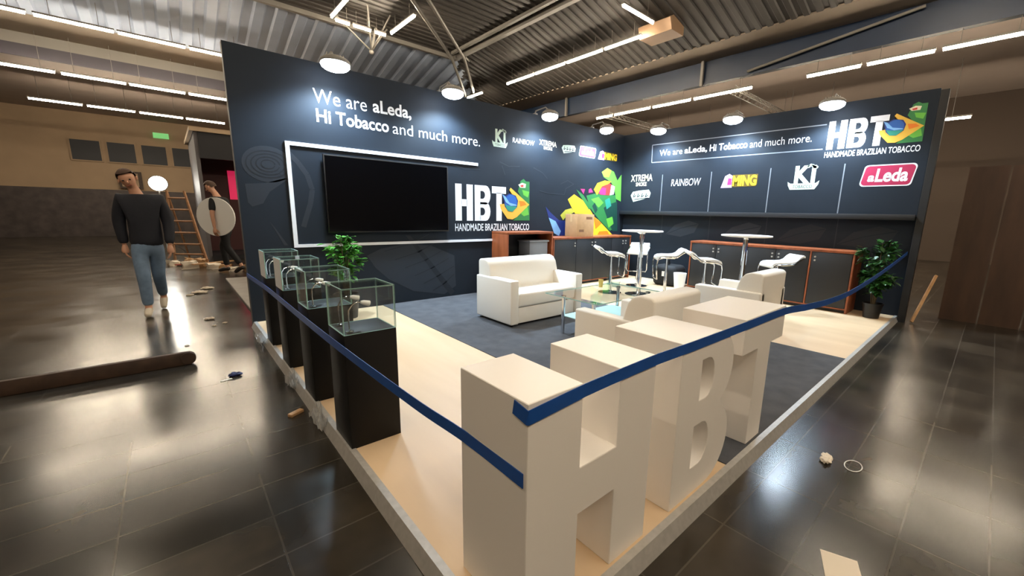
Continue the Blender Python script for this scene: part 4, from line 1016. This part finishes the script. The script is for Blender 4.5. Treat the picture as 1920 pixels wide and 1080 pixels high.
# ------------------------------------------------------------------ dark neighbouring booth behind the wall
t = thing('exhibition_booth', 'dark neighbouring booth with maroon inside, behind the man', 'booth', (-6.2, 9.0, HFL))
BB = mat('black_booth_wall', (26, 25, 29), .6); MAR = mat('maroon_booth_wall', (66, 26, 26), .6)
mb = MB(); mb.box(-7.16, 8.33, HFL, -7.08, 11.6, 3.28); mb.build('side_wall', mat('grey_booth_side', (92, 88, 90), .6), t, smooth=False)
mb = MB(); mb.box(-7.08, 8.30, 2.62, -3.0, 8.40, 3.28); mb.build('fascia', BB, t, smooth=False)
mb = MB(); mb.box(-7.08, 9.9, HFL, -3.0, 10.0, 3.28); mb.build('back_wall', MAR, t, smooth=False)
mb = MB(); mb.box(-7.08, 8.30, HFL, -3.0, 9.9, HFL+.12); mb.build('platform', BB, t, smooth=False)
mb = MB(); mb.box(-6.40, 9.86, 1.6, -5.6, 9.895, 2.45); mb.build('lit_poster', emit('pink_poster', (226, 44, 92), .55), t, smooth=False)
mb = MB(); mb.box(-7.24, 8.24, 3.28, -2.9, 11.7, 3.38); mb.build('roof_edge', HALLW, t, smooth=False)

# far wall: mezzanine windows, exit sign, dark recess
for k, (x0, x1) in enumerate(((-9.9, -8.75), (-8.6, -7.5), (-7.35, -6.3), (-11.2, -10.05))):
    mb = MB(); mb.box(x0, 25.90, 3.5, x1, 26.0, 4.6); mb.box(x0+.06, 25.88, 3.56, x1-.06, 25.905, 4.54, mi=1)
    struct(mb.build('window_%d' % (k+1), [HALLW, mat('dark_window', (44, 46, 50), .6)], smooth=False))
mb = MB(); mb.box(-8.0, 25.9, 5.0, -7.35, 26.0, 5.28); tag(mb.build('exit_sign', EXITG, loc=(-7.7, 25.85, 5.0), smooth=False), 'small green glowing exit sign high on the far wall', 'sign')
mb = MB(); mb.box(-9.6, 25.7, 2.2, -8.7, 25.85, 3.1); mb.box(-9.5, 25.69, 2.3, -9.25, 25.70, 3.0, mi=1); mb.box(-9.15, 25.69, 2.3, -8.85, 25.70, 3.0, mi=1)
tag(mb.build('wall_grille', [WOODDK, HALLW], loc=(-9.1, 25.8, 2.2), smooth=False), 'small dark framed grille on the far beige wall', 'grille')
mb = MB(); mb.box(-14, 21.0, HFL, -6.2, 21.2, 2.0); tag(mb.build('far_partition', mat('dark_partition', (58, 50, 48), .7, noise=.5, nscale=3), loc=(-10, 21, HFL), smooth=False), 'dark cluttered partition below the beige wall at far left', 'partition')

# ------------------------------------------------------------------ work lamp in the aisle
wl = (-7.99, 11.2, 2.02)
t = thing('work_lamp', 'glaring white work lamp on a stand at the head of the walking man', 'work lamp', (wl[0], wl[1], HFL))
mb = MB(); mb.cyl((wl[0], wl[1], HFL), (wl[0], wl[1], wl[2]-.05), .02, seg=10)
for a in range(3): mb.tube([(wl[0], wl[1], .35), (wl[0]+.45*math.cos(a*2.1+.5), wl[1]+.45*math.sin(a*2.1+.5), HFL+.01)], .014, 8)
mb.build('stand', STEELG, t)
mb = MB(); mb.tube([(wl[0], wl[1]+.0, wl[2]), (wl[0], wl[1]+.10, wl[2])], .23, 28); mb.build('housing', TVF, t)
mb = MB(); mb.tube([(wl[0], wl[1]-.012, wl[2]), (wl[0], wl[1]-.001, wl[2])], .21, 28); mb.build('lens', WORKE, t)
ld = bpy.data.lights.new('work_beam', 'SPOT'); ld.energy = WORK_W; ld.color = (1, .97, .92); ld.spot_size = math.radians(110); ld.spot_blend = .8; ld.shadow_soft_size = .12
lo = bpy.data.objects.new('work_beam', ld); COL.objects.link(lo); lo.parent = t
lo.location = (0, -.05, wl[2]-HFL); lo.rotation_euler = (math.radians(78), 0, 0)

# ------------------------------------------------------------------ people
def skin_mesh(verts, edges, radii, sub=2):
    me = bpy.data.meshes.new('sk'); me.from_pydata([Vector(v) for v in verts], edges, []); me.update()
    o = bpy.data.objects.new('sk', me); COL.objects.link(o)
    md = o.modifiers.new('s', 'SKIN'); md.use_smooth_shade = True
    sv = me.skin_vertices[0].data
    for i, r in enumerate(radii): sv[i].radius = (r, r) if not isinstance(r, tuple) else r
    sv[0].use_root = True
    s2 = o.modifiers.new('u', 'SUBSURF'); s2.levels = sub; s2.render_levels = sub
    dg = bpy.context.evaluated_depsgraph_get(); dg.update()
    out = bpy.data.meshes.new_from_object(o.evaluated_get(dg)); bpy.data.objects.remove(o); bpy.data.meshes.remove(me)
    return out
def hand_into(mb, wrist, d, palm_n, thumb_side, L=.185, curl=.35):
    """palm + five bent fingers from the wrist along d"""
    d = Vector(d).normalized(); n = Vector(palm_n); n = (n-d*n.dot(d)).normalized(); s = d.cross(n).normalized()*thumb_side
    w = Vector(wrist)
    mb.tube([w-d*.01, w+d*.03, w+d*.07, w+d*.095], [.024, .034, .040, .030], 10)
    for k, (off, ln) in enumerate(((.032, .072), (.011, .082), (-.011, .076), (-.032, .060))):
        a = w+d*.088+s*off; c1 = a+d*ln*.45+n*ln*curl*.25; c2 = c1+d*ln*.32+n*ln*curl*.5; c3 = c2+d*ln*.18+n*ln*curl*.6
        mb.tube([a, c1, c2, c3], [.0095, .009, .008, .006], 7)
    a = w+d*.03+s*.03; b = a+s*.03+d*.03+n*.01; c = b+s*.008+d*.035+n*.012
    mb.tube([a, b, c], [.012, .0105, .008], 7)
def person(label, loc, J, mats_, hair_len, hands, hair_mat, shoe_mat, jacket_mat, leg_mat, sleeve, f, extra_r=1.0):
    t = thing('person', label, 'person', loc)
    hu_ = (Vector(J['head'])-Vector(J['neck'])).normalized()
    f = Vector(f); f = (f-hu_*f.dot(hu_)).normalized(); r = f.cross(hu_).normalized(); Z = Vector((0, 0, 1))
    V = []; E = []; Rr = []
    def add(p, rad, par=None):
        V.append(Vector(p)); Rr.append(rad); i = len(V)-1
        if par is not None: E.append((par, i))
        return i
    pel = add(J['pelvis'], (.135, .10)); sp = add(Vector(J['pelvis']).lerp(Vector(J['chest']), .5), (.115, .095), pel); ch = add(J['chest'], (.145, .11), sp)
    nb = add(J['neck'], .062, ch); hd0 = add(Vector(J['neck']).lerp(Vector(J['head']), .5), .055, nb)
    h = Vector(J['head']); hu = (h-Vector(J['neck'])).normalized()
    hd1 = add(h-hu*.05+f*.018, .072, hd0); hd2 = add(h+hu*.015, .090, hd1); hd3 = add(h+hu*.075-f*.008, .078, hd2)
    for sd in ('l', 'r'):
        sh = add(J['sh'+sd], .062, ch); el = add(J['el'+sd], .043, sh); wr = add(J['wr'+sd], .028, el)
        hp = add(J['hip'+sd], .085, pel); kn = add(J['kn'+sd], .058, hp); an = add(J['an'+sd], .038, kn); to = add(J['to'+sd], .032, an)
    body = skin_mesh(V, E, Rr)
    mb = MB(); mb.b.from_mesh(body); bpy.data.meshes.remove(body)
    # face: nose, ears, brow
    mb.ball(h-hu*.018+f*.100, .013, .013, .020, 8); 
    for s in (-1, 1): mb.ball(h-hu*.008+r*s*.088-f*.005, .012, .016, .028, 8)
    for s in (-1, 1): mb.ball(h+hu*.006+r*s*.034+f*.082, .012, .012, .009, 8, mi=1)
    mb.tube([h-hu*.062+f*.088-r*.024, h-hu*.064+f*.095, h-hu*.062+f*.088+r*.024], .006, 6, mi=2)
    for sd, hv in hands.items(): hand_into(mb, J['wr'+sd], hv[0], hv[1], hv[2], curl=hv[3])
    mb.build('body', [SKIN, mat('eye_dark', (30, 24, 20), .3), mat('lip', (160, 92, 84), .5)], t)
    # clothes
    def cloth(name, pts, eds, rad, m):
        me = skin_mesh(pts, eds, rad); b = MB(); b.b.from_mesh(me); bpy.data.meshes.remove(me); return b.build(name, m, t)
    P_ = Vector(J['pelvis']); C_ = Vector(J['chest']); N_ = Vector(J['neck'])
    k = extra_r
    pts = [P_+Z*(.02 if sleeve == 'long' else -.01), P_.lerp(C_, .5), C_, C_.lerp(N_, .75)]; rad = [(.165*k, .125*k), (.145*k, .12*k), (.175*k, .135*k), (.085, .08)]; eds = [(0, 1), (1, 2), (2, 3)]
    if sleeve == 'long': pts = [P_-Z*.10]+pts; rad = [(.165*k, .125*k)]+rad; eds = [(0, 1), (1, 2), (2, 3), (3, 4)]
    ci = 3 if sleeve == 'long' else 2
    for sd in ('l', 'r'):
        S_ = Vector(J['sh'+sd]); E_ = Vector(J['el'+sd]); W_ = Vector(J['wr'+sd]); i = len(pts)
        if sleeve == 'long': pts += [S_, E_, W_.lerp(E_, .05)]; rad += [.080*k, .062*k, .046*k]; eds += [(ci, i), (i, i+1), (i+1, i+2)]
        else: pts += [S_, S_.lerp(E_, .85)]; rad += [.078*k, .062*k]; eds += [(ci, i), (i, i+1)]
    cloth('jacket' if sleeve == 'long' else 'shirt', pts, eds, rad, jacket_mat)
    pts = [P_+Z*.07, P_-Z*.03]; rad = [(.145, .115), (.150, .118)]; eds = [(0, 1)]
    for sd in ('l', 'r'):
        i = len(pts); H_ = Vector(J['hip'+sd]); K_ = Vector(J['kn'+sd]); A_ = Vector(J['an'+sd])
        pts += [H_.lerp(K_, .22), H_.lerp(K_, .6), K_, K_.lerp(A_, .5), A_+(K_-A_)*.08]; rad += [.098, .086, .074, .066, .058]
        eds += [(1, i), (i, i+1), (i+1, i+2), (i+2, i+3), (i+3, i+4)]
    cloth('trousers', pts, eds, rad, leg_mat)
    for sd in ('l', 'r'):
        A_ = Vector(J['an'+sd]); T_ = Vector(J['to'+sd]); d = (T_-A_); d.z = 0; d.normalize(); dd = (T_-A_).normalized()
        me = skin_mesh([A_-d*.05+Z*-.02, A_.lerp(T_, .5)+Z*.0, T_, T_+dd*.05], [(0, 1), (1, 2), (2, 3)], [.046, .046, .042, .030]); b = MB(); b.b.from_mesh(me); bpy.data.meshes.remove(me)
        b.build('shoe', shoe_mat, t)
    mb = MB(); rnd = random.Random(3)
    b = bmesh.new(); bmesh.ops.create_uvsphere(b, u_segments=20, v_segments=14, radius=1)
    for v in list(b.verts):
        c = v.co
        if c.z < -.1 and c.y > -.25 or c.z < -.5 or (c.y > .30 and c.z < .55): b.verts.remove(v)
    for v in b.verts:
        c = v.co*(1+rnd.uniform(-.02, .04)); v.co = h+hu*(.012+c.z*.118)+f*(c.y*.110-.008)+r*(c.x*.098)
    mb.b.free(); mb.b = b; mb.build('hair', hair_mat, t)
    return t
J1 = dict(pelvis=(-8.08, 1.62, .92), chest=(-8.08, 1.63, 1.34), neck=(-8.08, 1.61, 1.56), head=(-8.09, 1.57, 1.71),
          shl=(-7.89, 1.63, 1.46), ell=(-7.84, 1.62, 1.16), wrl=(-7.86, 1.50, .90), shr=(-8.27, 1.63, 1.46), elr=(-8.32, 1.68, 1.17), wrr=(-8.30, 1.66, .91),
          hipl=(-7.99, 1.62, .88), knl=(-8.02, 1.66, .45), anl=(-8.01, 1.98, .10), tol=(-8.02, 1.86, -.015),
          hipr=(-8.17, 1.61, .88), knr=(-8.16, 1.47, .44), anr=(-8.16, 1.46, .03), tor=(-8.17, 1.29, -.015))
J1 = {k: (v[0]-(.12 if k == 'head' else .08 if k == 'neck' else .04), v[1], v[2]-(.05 if k in ('wrl', 'wrr') else 0)) for k, v in J1.items()}
person('person in dark navy jacket and light blue jeans walking in the aisle', (-8.12, 1.6, HFL), J1, None, 0, {'l': ((.0, -.25, -1), (-1, 0, 0), 1, .4), 'r': ((0, -.1, -1), (1, 0, 0), -1, .4)}, HAIR, SHOEP, JACKET, JEANS, 'long', (-.15, -1, 0), 1.12)
c2 = Vector((-6.98, 5.27, 0)); f2 = Vector((-.743, .669, 0)); l2 = Vector((-.669, -.743, 0))
def q2(fw, lf, z): return c2+f2*fw+l2*lf+Vector((0, 0, z))
J2 = dict(pelvis=q2(-.02, 0, .98), chest=q2(.05, 0, 1.40), neck=q2(.11, 0, 1.63), head=q2(.20, .02, 1.79),
          shl=q2(.05, .19, 1.53), ell=q2(.02, .285, 1.22), wrl=q2(.0, .29, .93), shr=q2(.07, -.18, 1.52), elr=q2(.27, -.20, 1.28), wrr=q2(.36, .02, 1.30),
          hipl=q2(-.02, .09, .94), knl=q2(-.06, .09, .52), anl=q2(-.34, .09, .12), tol=q2(-.20, .09, .0), hipr=q2(-.01, -.09, .94), knr=q2(.17, -.09, .52), anr=q2(.12, -.09, .05), tor=q2(.28, -.09, -.01))
person('person in black shirt and trousers carrying a round white table top', tuple(c2+Vector((0, 0, HFL))), J2, None, 0, {'l': (Vector((0, 0, -1))-f2*.05, -l2, 1, .5), 'r': (l2+Vector((0, 0, -.1)), -f2, 1, .5)}, HAIR, mat('dark_shoe', (40, 36, 34), .6), BLACKCLOTH, BLACKCLOTH, 'short', tuple(f2+l2*.25), 1.0)
mb = MB(); cc = q2(0.0, .215, 1.17)
mb.tube([cc-l2*.014, cc+l2*.014], .40, 40)
tag(mb.build('table_top', TABLETOP, loc=tuple(cc)), 'round white table top held under the arm of the man in black', 'table top')

# ------------------------------------------------------------------ beyond the right end of the stand
t = thing('timber_screen', 'dark brown timber screen beyond the right end of the logo wall', 'screen', (.9, -6.6, HFL))
for k in range(6):
    mb = MB(); mb.box(.85, -5.55-.42*k-.40, HFL, .90, -5.55-.42*k, 2.2); mb.build('board', mat('brown_screen', (70, 48, 34), .6, noise=.35, nscale=6, stretch=(1, 1, .2)), t, smooth=False)
mb = MB(); mb.tube([(.05, -5.32, HFL+.02), (.55, -5.45, .62)], .022, 4); tag(mb.build('leaning_batten', WOODPALE, loc=(.05, -5.32, HFL), smooth=False), 'pale batten leaning beyond the right end of the logo wall', 'batten')
